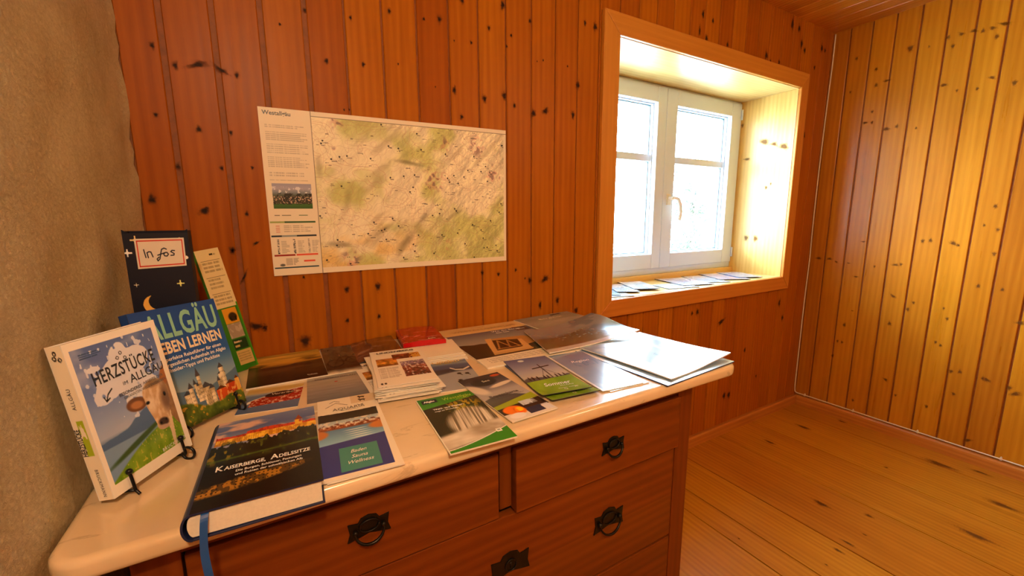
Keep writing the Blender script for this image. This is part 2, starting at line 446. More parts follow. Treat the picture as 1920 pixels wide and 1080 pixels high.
KR = [(1.274,0.966,0.0165,1.6,1.57),(1.216,0.967,0.0164,1.5,1.57),(1.18,0.951,0.0109,1.6,1.0),(0.994,0.941,0.0107,1.2,0.0),(0.904,0.958,0.0141,2.0,1.57),(0.881,0.963,0.014,1.2,0.0),(0.809,1.092,0.0157,1.2,0.0),(0.779,1.096,0.0156,1.2,0.0),(0.694,1.085,0.019,1.5,1.0),(0.677,1.077,0.0121,1.2,0.0),(0.69,0.755,0.0105,1.2,0.0),(0.671,0.704,0.014,1.2,0.0),(0.507,0.878,0.0137,1.2,0.0),(1.099,0.577,0.0164,1.4,0.0),(0.893,0.63,0.0178,1.2,0.0),(0.585,0.884,0.0155,1.2,0.0),(0.807,0.764,0.0123,1.2,0.0),(0.826,0.724,0.0159,1.2,0.0),(0.895,0.786,0.0142,2.0,1.0),(0.699,0.573,0.0123,1.2,0.0),(0.679,0.561,0.0123,1.2,0.0),(1.123,0.471,0.0129,1.2,0.0),(1.1,0.469,0.0129,1.2,0.0),(1.139,0.372,0.013,1.6,0.0),(0.874,0.308,0.0146,1.4,1.0),(0.822,0.234,0.011,1.2,0.0),(0.693,0.22,0.0145,1.2,0.0),(1.009,0.131,0.0131,1.2,0.0),(0.502,0.435,0.0176,1.5,1.0),(0.516,0.437,0.0123,1.2,0.0),(0.408,0.398,0.0211,1.6,-1.0),(0.429,0.421,0.0175,1.2,0.0),(0.526,0.107,0.0164,1.6,-1.0),(0.626,0.438,0.0159,1.2,0.0),(0.595,0.445,0.0159,1.2,0.0),(0.435,0.733,0.0189,1.4,1.5),(0.576,1.263,0.0154,1.2,0.0),(0.555,1.155,0.0137,1.2,0.0),(0.601,1.175,0.0103,1.2,0.0),(0.553,1.042,0.0154,1.2,0.0),(0.603,0.324,0.0143,1.2,0.0),(1.073,0.873,0.009,5.0,1.57),(1.06,1.078,0.0089,5.0,1.57),(1.117,0.949,0.0072,4.0,1.57),(1.069,0.67,0.0054,5.0,1.57),(0.97,2.074,0.0256,1.2,0.0),(1.104,2.014,0.0148,1.2,0.0),(1.095,1.93,0.0165,1.2,0.0),(1.05,1.941,0.0128,4.0,1.57),(0.897,2.059,0.0091,1.2,0.0),(0.83,2.079,0.0163,1.2,0.0),(0.785,2.078,0.0162,1.3,1.0),(0.744,2.077,0.0162,1.5,1.2),(0.714,2.066,0.0143,1.2,0.0),(0.684,2.067,0.0161,1.3,1.0),(0.647,2.072,0.0161,2.8,1.2),(0.666,2.025,0.016,1.2,0.0),(0.809,2.032,0.0144,1.2,0.0),(0.82,1.858,0.016,1.5,1.5),(0.77,1.82,0.0106,1.2,0.0),(0.659,1.848,0.014,1.6,1.0),(0.701,1.811,0.0123,1.2,0.0),(0.586,1.806,0.0174,1.2,0.0),(1.025,1.688,0.0197,1.5,1.5),(0.981,1.694,0.0161,1.2,0.0),(0.901,1.671,0.0106,1.2,0.0),(1.097,1.793,0.0127,1.2,0.0),(1.123,1.739,0.0146,1.5,1.5),(1.092,1.735,0.0127,1.2,0.0),(1.212,1.923,0.0111,1.2,0.0),(1.201,2.098,0.015,1.2,0.0)]
KF = [(2.613,1.111,0.0241,2.2,0.0),(2.274,1.118,0.0176,2.2,0.0),(1.951,0.729,0.0226,1.8,0.0),(2.036,0.593,0.0153,1.3,0.0),(2.256,0.339,0.027,2.6,0.0),(2.784,0.575,0.0355,2.2,0.0),(2.6,0.333,0.0301,2.2,0.0),(1.789,0.569,0.0105,3.0,0.0),(1.716,0.57,0.0114,2.0,0.0),(1.895,0.556,0.006,2.0,0.0),(2.885,1.026,0.0155,2.0,0.0),(2.858,0.45,0.0164,3.0,0.0),(2.523,0.698,0.0105,1.2,0.0),(1.605,0.562,0.0065,1.2,0.0),(1.457,0.791,0.0054,1.2,0.0)]
KV = [(1.481,1.664,0.0155,1.5,1.2),(1.423,1.643,0.0102,1.5,1.2),(1.368,1.621,0.0151,1.5,1.2),(1.542,1.091,0.0129,1.2,0.0),(1.484,1.089,0.0128,1.2,0.0),(1.447,1.396,0.0076,1.2,0.0),(1.626,1.784,0.008,1.2,0.0),(1.579,1.576,0.0078,2.0,1.5),(1.422,1.416,0.0051,1.2,0.0)]


def knots_into(mb_obj, knots, place, km='knot'):
    """adds knot discs, a hair above the boards, to the mesh of a wall or floor"""
    me = mb_obj.data
    bm = bmesh.new()
    bm.from_mesh(me)
    lay = bm.verts.layers.float_color.new('knot')
    mi = len(me.materials)
    me.materials.append(M[km])
    rnd = random.Random(5)
    for a, b, r, st, ang in knots:
        seg = 18
        rings = []
        ca, sa = math.cos(ang), math.sin(ang)
        ph = rnd.random() * 6.28
        for q, al in ((0.0, 1.0), (0.45, 0.95), (0.75, 0.6), (1.15, 0.22), (1.9, 0.0)):
            ring = []
            for k in range(1 if q == 0 else seg):
                th = 2 * PI * k / seg
                wob = 1 + 0.14 * math.sin(3 * th + ph) + 0.08 * math.sin(5 * th + 2 * ph)
                u, v = q * r * math.cos(th) * wob, q * r * st * math.sin(th) * wob
                if q > 1:
                    v *= 1.25
                p = place(a + u * ca + v * sa, b - u * sa + v * ca)
                vt = bm.verts.new(p)
                vt[lay] = (al, al, al, 1)
                ring.append(vt)
            rings.append(ring)
        for i in range(len(rings) - 1):
            for k in range(seg):
                A, B = rings[i], rings[i + 1]
                if len(A) == 1:
                    fc = bm.faces.new((A[0], B[k], B[(k + 1) % seg]))
                else:
                    fc = bm.faces.new((A[k], B[k], B[(k + 1) % seg], A[(k + 1) % seg]))
                fc.material_index = mi
    bm.to_mesh(me)
    bm.free()

# ------------------------------------------------------------------ room shell
OX0, OX1, OZ0, OZ1 = 1.250, 2.602, 0.872, 1.922       # window opening
def boards(mb, a0, a1, seams, strip, lo, hi, depth, mk, hole=None, cham=0.0022):
    """tongue-and-groove boards between a0 and a1; mk(across, level, depth) places a point"""
    edges = [a0] + [s for s in seams if a0 < s < a1] + [a1]
    for i in range(len(edges) - 1):
        x0 = edges[i] + (strip(edges[i]) if i else 0)
        x1 = edges[i + 1]
        cuts = [x0, x1]
        if hole:
            cuts = sorted({x0, x1} | {h for h in hole[:2] if x0 < h < x1})
        for c0, c1 in zip(cuts[:-1], cuts[1:]):
            spans = [(lo, hi)]
            if hole and c0 >= hole[0] - 1e-6 and c1 <= hole[1] + 1e-6:
                spans = [(lo, hole[2]), (hole[3], hi)]
            l = cham if c0 == x0 else 0
            r = cham if c1 == x1 else 0
            for z0, z1 in spans:
                prof = [(c0, depth), (c0, l), (c0 + l, 0), (c1 - r, 0), (c1, r), (c1, depth)]
                v = [mk(a, z0, d) for a, d in prof] + [mk(a, z1, d) for a, d in prof]
                f = [(k, k + 1, k + 7, k + 6) for k in range(5)] + [tuple(range(5, -1, -1)), tuple(range(6, 12))]
                mb.add(v, f, 0)

# back wall: boards every 103 mm, a recessed tongue shows beside each seam
seams_b = [0.0185 + 0.1033 * k for k in range(-2, 29)]
mb = MB()
boards(mb, XL, XR, seams_b, lambda s: 0.012 if s < 0.15 else (0.0055 if s < 0.9 else 0.0042), 0.0, ZC, 0.012,
       lambda a, z, d: (a, YB + d, z), (OX0 - .005, OX1 + .005, OZ0 - .008, OZ1 + .008))
for (x0, x1, z0, z1) in ((XL - .1, OX0 - .016, 0, ZC), (OX1 + .016, XR + .1, 0, ZC), (OX0 - .016, OX1 + .016, 0, OZ0 - .016), (OX0 - .016, OX1 + .016, OZ1 + .014, ZC)):
    mb.box((x0, YB + 0.0055, z0), (x1, YB + 0.30, z1), 1)
o = mb.build('wall_back', [M['wall_pine'], M['groove']])
knots_into(o, [(a, b, r * .85, s, g) for a, b, r, s, g in KB], lambda a, b: (a, YB - 0.0004, b))
tag(o, kind='structure')
# right wall
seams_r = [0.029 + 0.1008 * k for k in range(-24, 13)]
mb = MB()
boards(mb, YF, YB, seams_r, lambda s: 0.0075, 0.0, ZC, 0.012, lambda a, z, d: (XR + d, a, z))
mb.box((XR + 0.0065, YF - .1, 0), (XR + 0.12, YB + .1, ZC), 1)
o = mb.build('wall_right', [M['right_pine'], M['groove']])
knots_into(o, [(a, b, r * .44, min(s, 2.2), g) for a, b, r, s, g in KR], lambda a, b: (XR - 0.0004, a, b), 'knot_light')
tag(o, kind='structure')
# left wall: uneven rough plaster with a rounded lip where it meets the boards
rng = np.random.default_rng(4)
ny, nz = 110, 80
ys = np.concatenate([np.linspace(YF, 0.3, 40), np.linspace(0.3, YB, ny - 40 + 1)[1:]])
zs = np.linspace(0, ZC, nz)
Yg, Zg = np.meshgrid(ys, zs, indexing='ij')
amp = 0.0010 * (np.sin(Yg * 23 + 3 * np.sin(Zg * 9)) + np.sin(Zg * 31 + 2 * np.sin(Yg * 17)) + rng.normal(0, .35, Yg.shape))
lip = 0.006 * np.exp(-((YB - Yg) / 0.02) ** 2) * (0.6 + 0.4 * np.sin(Zg * 60 + np.sin(Zg * 23) * 2))
Xg = XL - 0.004 + amp + lip
V = np.stack([Xg, Yg, Zg], -1).reshape(-1, 3).tolist()
F = [(i * nz + k, i * nz + k + 1, (i + 1) * nz + k + 1, (i + 1) * nz + k) for i in range(len(ys) - 1) for k in range(nz - 1)]
mb = MB()
mb.add(V, F)
mb.box((XL - 0.15, YF - .1, 0), (XL - 0.03, YB + .1, ZC))
o = mb.build('wall_left', [M['plaster']], smooth=True)
tag(o, kind='structure')
mb = MB()
mb.box((XL - .15, YF - .12, 0), (XR + .12, YF, ZC))
tag(mb.build('wall_front', [M['wall_pine']]), kind='structure')
# floor boards
seams_f = [-0.25, 0.08, 0.414, 0.749, 1.083, 1.418, 1.533, 1.752, 2.100, 2.417, 2.762]
mb = MB()
edges = [XL - .1] + seams_f + [XR + .1]
for x0, x1 in zip(edges[:-1], edges[1:]):
    g = 0.0060
    mb.add([(x0 + g, YF - .1, 0), (x1, YF - .1, 0), (x1, YB + .1, 0), (x0 + g, YB + .1, 0), (x0 + g, YF - .1, -.02), (x1, YF - .1, -.02), (x1, YB + .1, -.02), (x0 + g, YB + .1, -.02)],
           [(0, 1, 2, 3), (0, 3, 7, 4), (1, 5, 6, 2)], 0)
mb.box((XL - .15, YF - .12, -.10), (XR + .12, YB + .12, -.006), 1)
o = mb.build('floor', [M['floor_pine'], M['gap']])
knots_into(o, [(a, b, r * .55, s * 1.1, 0) for a, b, r, s, g in KF], lambda a, b: (a, b, 0.0004), 'knot_light')
tag(o, kind='structure')
# ceiling boards
mb = MB()
boards(mb, XL - .1, XR + .1, [XL + 0.1 * k for k in range(0, 33)], lambda s: 0.004, YF - .1, YB + .1, 0.012, lambda a, z, d: (a, z, ZC + d))
mb.box((XL - .15, YF - .12, ZC + 0.0055), (XR + .15, YB + .3, ZC + .12), 1)
tag(mb.build('ceiling', [M['ceil_pine'], M['groove']]), kind='structure')
# baseboards
mb = MB()
mb.prism([(XL, YB, 0), (XL, YB - .020, 0), (XL, YB - .020, .050), (XL, YB - .014, .057), (XL, YB, .057)], (XR - XL, 0, 0))
tag(mb.build('baseboard_back', [M['base_pine']]), kind='structure')
mb = MB()
mb.prism([(XR, YF, 0), (XR - .022, YF, 0), (XR - .022, YF, .050), (XR - .016, YF, .058), (XR, YF, .058)], (0, YB - YF - .02, 0))
tag(mb.build('baseboard_right', [M['base_pine_y']]), kind='structure')

# ------------------------------------------------------------------ window
W = thing('window_1', kind='structure', loc=(0, 0, 0))
YW = 1.630
# reveal lining boards
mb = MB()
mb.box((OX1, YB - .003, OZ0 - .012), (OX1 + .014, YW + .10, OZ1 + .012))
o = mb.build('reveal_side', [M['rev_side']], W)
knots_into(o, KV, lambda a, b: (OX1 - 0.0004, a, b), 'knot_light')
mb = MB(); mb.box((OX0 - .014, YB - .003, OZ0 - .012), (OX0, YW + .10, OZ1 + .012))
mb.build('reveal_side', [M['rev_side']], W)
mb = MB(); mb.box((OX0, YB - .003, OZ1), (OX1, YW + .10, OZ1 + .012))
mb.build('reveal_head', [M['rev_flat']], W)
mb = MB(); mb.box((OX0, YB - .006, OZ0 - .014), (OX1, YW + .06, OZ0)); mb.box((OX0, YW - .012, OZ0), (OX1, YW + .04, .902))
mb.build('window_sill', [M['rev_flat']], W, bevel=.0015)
# mitred casing
cx0, cx1, cz0, cz1, ct = 1.165, 2.676, 0.795, 2.003, 0.019
def casing(poly, m):
    b = MB()
    b.prism([(x, YB, z) for x, z in poly], (0, -ct, 0))
    b.build('casing', [M[m]], W, bevel=.003)
g = 0.0006
casing([(cx0, cz0 + g), (OX0 - .002, OZ0 - .002 + g), (OX0 - .002, OZ1 + .002 - g), (cx0, cz1 - g)], 'case_v')
casing([(cx1, cz0 + g), (cx1, cz1 - g), (OX1 + .002, OZ1 + .002 - g), (OX1 + .002, OZ0 - .002 + g)], 'case_v')
casing([(cx0, cz1), (OX0 - .002, OZ1 + .002), (OX1 + .002, OZ1 + .002), (cx1, cz1)], 'case_h')
casing([(cx0, cz0), (cx1, cz0), (OX1 + .002, OZ0 - .002), (OX0 - .002, OZ0 - .002)], 'case_h')
# fixed white frame
def ring(mb, x0, x1, z0, z1, w0, w1, wt, wb, ya, yb_, m=0):
    mb.box((x0, ya, z0), (x0 + w0, yb_, z1), m)
    mb.box((x1 - w1, ya, z0), (x1, yb_, z1), m)
    mb.box((x0 + w0, ya, z1 - wt), (x1 - w1, yb_, z1), m)
    mb.box((x0 + w0, ya, z0), (x1 - w1, yb_, z0 + wb), m)
mb = MB()
ring(mb, OX0, OX1, .902, OZ1, .05, .045, .05, .05, YW + .012, YW + .075)
mb.build('window_frame', [M['white_frame']], W, bevel=.002)
mx_ = 1.918
for x0, x1, wl, wr in ((OX0 + .012, mx_ - .0015, .078, .068), (mx_ + .0015, OX1 - .010, .085, .095)):
    mb = MB()
    ring(mb, x0, x1, .936, OZ1 - .012, wl, wr, .082, .082, YW, YW + .055)
    # inner bead stepping back to the glass
    gx0, gx1, gz0, gz1 = x0 + wl, x1 - wr, .936 + .082, OZ1 - .012 - .082
    s = mb.build('sash', [M['white_frame']], W, bevel=.003)
    mb = MB()
    ring(mb, gx0, gx1, gz0, gz1, .006, .006, .006, .006, YW + .030, YW + .060)
    ring(mb, gx0 + .004, gx1 - .004, gz0 + .004, gz1 - .004, .006, .006, .006, .006, YW + .048, YW + .066, 1)
    mb.build('glazing_bead', [M['white_frame'], M['alu']], s)
    mb = MB()
    mb.box((gx0, YW + .036, 1.527), (gx1, YW + .048, 1.564)); mb.box((gx0, YW + .060, 1.525), (gx1, YW + .070, 1.566))
    mb.build('glazing_bar', [M['white_frame']], s, bevel=.0015)
    mb = MB()
    mb.box((gx0 + .002, YW + .0505, gz0 + .002), (gx1 - .002, YW + .0545, gz1 - .002))
    mb.build('pane', [M['glass']], s)
mb = MB()
for zc_ in (1.845, 1.00):
    mb.tube([(OX1 - .012, YW - .005, zc_ - .03), (OX1 - .012, YW - .005, zc_ + .03)], .0055)
mb.build('hinge', [M['white_frame']], W, smooth=True)
h = MB()
h.prism([(1.947, YW, 1.292), (1.975, YW, 1.292), (1.975, YW, 1.352), (1.947, YW, 1.352)], (0, -.010, 0))
h.tube([(1.961, YW - .008, 1.328), (1.961, YW - .040, 1.328)], .0095, seg=14)
h.tube(spline([(1.961, YW - .038, 1.330), (1.985, YW - .050, 1.322), (2.000, YW - .054, 1.290), (2.006, YW - .054, 1.240), (2.000, YW - .052, 1.205)], 5), .0085, seg=12)
h.build('window_handle', [M['handle_white']], W, bevel=.001)
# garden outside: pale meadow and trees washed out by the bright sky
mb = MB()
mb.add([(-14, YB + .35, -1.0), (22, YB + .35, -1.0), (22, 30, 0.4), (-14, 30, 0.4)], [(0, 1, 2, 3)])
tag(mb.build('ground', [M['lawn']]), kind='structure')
def tree(x, y, zt, rad, n, seed, label, group=None):
    rnd = random.Random(seed)
    t = thing('garden_tree', label, 'tree', (x, y, -0.6), group)
    b = MB()
    b.tube(spline([(0, 0, -.3), (.06, 0, zt * .35), (-.05, .05, zt * .7), (0, 0, zt)], 4), [.11 - .006 * i for i in range(13)], seg=8)
    for k in range(9):
        a = k * 2.4
        z0 = zt * (.35 + .06 * k)
        b.tube([(0, 0, z0), (math.cos(a) * rad * .4, math.sin(a) * rad * .4, z0 + .4), (math.cos(a) * rad * .8, math.sin(a) * rad * .8, z0 + .5)], [.04, .025, .01], seg=6)
    b.build('trunk', [M['bark']], t).location = (0, 0, 0)
    v, f = [], []
    blobs = [(rnd.gauss(0, rad * .45), rnd.gauss(0, rad * .45), zt * rnd.uniform(.35, 1.15)) for _ in range(26)]
    for i in range(n):
        c = Vector(rnd.choice(blobs)) + Vector([rnd.gauss(0, rad * .16) for _ in range(3)])
        d1 = Vector([rnd.gauss(0, 1) for _ in range(3)]).normalized()
        d2 = d1.orthogonal().normalized()
        s = rnd.uniform(.04, .085)
        o_ = len(v)
        v += [c - d1 * s, c + d2 * s * .5, c + d1 * s, c - d2 * s * .5]
        f.append((o_, o_ + 1, o_ + 2, o_ + 3))
    mesh_obj('foliage', v, f, [M['leaf']], None, t).location = (0, 0, 0)
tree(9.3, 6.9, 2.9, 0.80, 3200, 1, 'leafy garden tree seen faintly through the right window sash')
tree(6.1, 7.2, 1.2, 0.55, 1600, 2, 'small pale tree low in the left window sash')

# ------------------------------------------------------------------ printing: pictures are computed and stored as a colour attribute
def H(h):
    return np.array([int(h[i:i + 2], 16) / 255 for i in (0, 2, 4)])
def ss(a, b, x):
    t = np.clip((x - a) / (b - a), 0, 1)
    return t * t * (3 - 2 * t)
def mixa(a, b, t):
    t = np.asarray(t)[..., None]
    return a * (1 - t) + b * t
def fbm(X, Y, sx, sy, seed, octv=4, gain=0.5):
    r = np.random.default_rng(seed)
    out = np.zeros_like(X)
    amp, tot = 1.0, 0.0
    for o_ in range(octv):
        g = r.random((64, 64))
        x, y = X * sx * 2 ** o_ + 3.7 * o_, Y * sy * 2 ** o_ + 1.3 * o_
        xi, yi = np.floor(x).astype(int), np.floor(y).astype(int)
        fx, fy = x - xi, y - yi
        fx, fy = fx * fx * (3 - 2 * fx), fy * fy * (3 - 2 * fy)
        G = lambda i, j: g[i % 64, j % 64]
        out += amp * ((G(xi, yi) * (1 - fx) + G(xi + 1, yi) * fx) * (1 - fy) + (G(xi, yi + 1) * (1 - fx) + G(xi + 1, yi + 1) * fx) * fy)
        tot += amp
        amp *= gain
    return out / tot
def ell(X, Y, cx, cy, rx, ry, soft=0.15, rot=0.0):
    c, s = math.cos(rot), math.sin(rot)
    dx, dy = X - cx, Y - cy
    u, v = (dx * c + dy * s) / rx, (-dx * s + dy * c) / ry
    return 1 - ss(1 - soft, 1 + soft, np.sqrt(u * u + v * v))
def rect(X, Y, x0, y0, x1, y1):
    return ((X >= x0) & (X <= x1) & (Y >= y0) & (Y <= y1)).astype(float)
def poly(X, Y, pts):
    ins = np.zeros(X.shape, bool)
    n = len(pts)
    for i in range(n):
        (x0, y0), (x1, y1) = pts[i], pts[(i + 1) % n]
        if y0 == y1:
            continue
        c = ((y0 > Y) != (y1 > Y)) & (X < (x1 - x0) * (Y - y0) / (y1 - y0) + x0)
        ins ^= c
    return ins.astype(float)
def put(img, col, mask):
    if isinstance(col, str):
        col = H(col)
    return mixa(img, col, mask)
def rows(X, Y, x0, y0, x1, y1, n, seed, ragged=0.25):
    """block of small illegible text lines"""
    r = np.random.default_rng(seed)
    m = np.zeros_like(X)
    ph = (y1 - y0) / n
    k = np.clip(((Y - y0) / ph).astype(int), 0, n - 1)
    ends = x1 - (x1 - x0) * ragged * r.random(n) ** 2
    wob = fbm(X, Y, 260, 3, seed, 1)
    inn = (Y > y0) & (Y < y1) & (X > x0) & (X < ends[k]) & (((Y - y0) / ph) % 1 < 0.5) & (wob > 0.25)
    return inn.astype(float)
def line(X, Y, pts, w):
    d = np.full(X.shape, 9.0)
    for (x0, y0), (x1, y1) in zip(pts[:-1], pts[1:]):
        vx, vy = x1 - x0, y1 - y0
        t = np.clip(((X - x0) * vx + (Y - y0) * vy) / (vx * vx + vy * vy + 1e-12), 0, 1)
        d = np.minimum(d, np.hypot(X - x0 - t * vx, Y - y0 - t * vy))
    return 1 - ss(w * .6, w * 1.3, d)
def grad(Y, stops):
    c = np.zeros(Y.shape + (3,))
    p = [s[0] for s in stops]
    cols = np.array([H(s[1]) for s in stops])
    for i in range(3):
        c[..., i] = np.interp(Y, p, cols[:, i])
    return c
def shade(img, f):
    return np.clip(img * f[..., None], 0, 1)

def a_map(X, Y):
    img = np.zeros(X.shape + (3,)) + H('EADFCB')
    px = 0.168
    mX, mY = (X - px) / (1 - px), Y
    n1 = fbm(mX, mY, 5, 4, 3)
    n2 = fbm(mX * .8 + mY * .6, mY * .8 - mX * .6, 4, 9, 8, 5)
    g = mixa(np.zeros_like(img) + H('EEE6CB'), H('C8CC8C'), ss(.46, .66, n1))
    g = put(g, 'DDB560', ss(.56, .72, fbm(mX, mY, 4, 5, 21)) * ss(.5, .9, mY) * ss(.6, .2, mX) * .7)
    g = put(g, 'C4C67E', ss(.58, .72, n1) * .6)
    rid = fbm((mX + mY * .75) * 1.0, (mY - mX * .25), 13, 3.2, 14, 5)
    em = np.gradient(fbm(mX + mY * .5, mY, 9, 6, 5, 5), axis=1) if X.ndim == 2 else 0
    em = np.clip(em / (np.std(em) + 1e-9), -3, 3)
    g = shade(g, 1 - .040 * np.clip(em, -1.4, 3) * (0.5 + ss(.2, .8, mX)))
    g = put(g, '8A7B58', ss(.60, .80, rid) * .30)
    for cx, cy, rx, ry, rot, a in ((.42, .80, .018, .12, .5, .6), (.50, .66, .014, .06, .5, .5), (.47, .745, .05, .03, -.3, .45), (.44, .28, .06, .010, .2, .6), (.09, .82, .05, .018, .1, .6), (.13, .55, .015, .10, .25, .35), (.83, .44, .06, .02, -.4, .35), (.70, .62, .10, .012, -.7, .35), (.30, .73, .05, .012, -.7, .35), (.88, .78, .02, .05, -.4, .35), (.62, .80, .05, .012, .1, .3), (.02, .32, .012, .07, .0, .4)):
        g = put(g, '6A6048', ell(mX + .03 * (n2 - .5), mY + .05 * (n1 - .5), cx, cy, rx, ry, .9, rot) * a * ss(.30, .60, n2) * .95)
    for s_, w, c, a in ((31, .0035, 'B07860', .5), (32, .003, 'C09080', .4), (33, .0022, '9A8474', .35), (34, .002, '9A8A78', .3)):
        f = fbm(mX, mY, 6 + s_ % 3 * 2, 5 + s_ % 2 * 3, s_, 3)
        gx = np.hypot(np.gradient(f, axis=0), np.gradient(f, axis=1)) + 1e-5
        for lv in (.44, .56):
            g = put(g, c, (np.abs(f - lv) < gx * .45) * a)
    r = np.random.default_rng(9)
    sp = fbm(mX, mY, 46, 34, 77, 2)
    for cx, cy, q in ((.57, .38, .05), (.92, .34, .045), (.13, .93, .04), (.63, .14, .03), (.82, .13, .04), (.62, .85, .03), (.11, .04, .03), (.09, .24, .02)):
        m = ell(mX, mY, cx, cy, q, q * 1.6, .7)
        g = put(g, 'C77A78', m * (sp > .52) * .35)
        g = put(g, '5B4B50', m * (sp > .66) * .5)
    dx, dy = X.shape[1], X.shape[0]
    for k in range(210):
        cx, cy = r.random(), r.random()
        L = r.uniform(.008, .026)
        m = (np.abs(mY - cy) < .0026) & (mX > cx) & (mX < cx + L)
        g = put(g, '3A3230', m * (fbm(X, Y, 300, 2, k, 1) > .3) * .55)
        if k % 3 == 0:
            g = put(g, '1E1A1C', ((np.hypot((mX - cx) * 1.37, mY - cy + .012) < .006)) * .85)
    inner = (mX > .0) & (mX < .985) & (Y > .028) & (Y < .965)
    edge = ((np.abs(mX) < .0016) | (np.abs(Y - .028) < .0022)) & (mX > -.002)
    img = np.where(inner[..., None], g, img)
    img = put(img, '6A6255', edge * .8)
    # text panel on the left
    P = X / px
    for y0, y1, n, sd in ((.095, .118, 2, 1), (.135, .19, 5, 2), (.205, .265, 5, 3), (.28, .345, 6, 4), (.37, .40, 2, 5), (.415, .425, 1, 6)):
        img = put(img, '8D8478', rows(P, Y, .10, y0, .90, y1, n, sd) * .42)
    ph = rect(P, Y, .12, .437, .90, .588)
    yy = (Y - .437) / .151
    pic = grad(yy, [(0, '9A9CB8'), (.2, 'A9A6BE'), (.35, '7C8794'), (.5, '4B5138'), (.78, '3E3420'), (.82, '3F6A22'), (1, '2E5A18')])
    sn = fbm(P, Y, 22, 60, 41, 3)
    pic = put(pic, 'E8E8F0', (sn > .56) * (yy > .12) * (yy < .38) * .8)
    pic = put(pic, '1D1712', (sn > .5) * (yy > .38) * (yy < .82) * .8)
    pic = put(pic, 'D9B8A0', (fbm(P, Y, 50, 160, 42, 2) > .62) * (yy > .5) * (yy < .78) * .85)
    img = np.where((ph > 0)[..., None], pic, img)
    for x0, x1, y, hh, c in ((.12, .22, .638, .006, '4A4030'), (.26, .44, .638, .006, '4E5030'), (.60, .78, .638, .006, '3C6A30'), (.02, .40, .680, .010, '9AA860'), (.30, .93, .680, .010, '2F5A28'),
                             (.02, .22, .765, .010, '23303C'), (.22, .52, .765, .010, '8899A0'), (.52, .93, .765, .010, '16222E'), (.04, .46, .885, .011, '9A1E10'), (.48, .93, .885, .011, 'E2543A'), (.62, .86, .925, .011, 'E2543A'), (.03, .93, .962 + 0 * 1, .010, '1E4450')):
        img = put(img, c, rect(P, Y, x0, y - hh / 2 - .01, x1, y + hh / 2 - .01))
    for cx in (.14, .46, .76):
        img = put(img, '8D8478', rows(P, Y, cx + .06, .785, cx + .22, .865, 9, int(cx * 99), .5) * .6)
        on = (np.abs(P - cx) < .022) & (Y > .775) & (Y < .865) & (((Y - .775) / .0102) % 1 < .7)
        img = put(img, '2A3038' if cx < .7 else '8D8478', on * (fbm(P, Y, 60, 260, int(cx * 50), 1) > .35))
    img = put(img, 'C05A4A', rect(P, Y, .12, .69, .2, .735) * (((Y - .69) / .012) % 1 < .5) * .5)
    img = put(img, '8D8478', rows(P, Y, .28, .69, .86, .735, 4, 31, .4) * .5)
    img = put(img, '8D8478', rows(P, Y, .26, .895, .52, .94, 7, 32, .3) * .7)
    return put(img, '3A3A3A', ell(P, Y, .19, .935, .05, .008, .3) * .8)

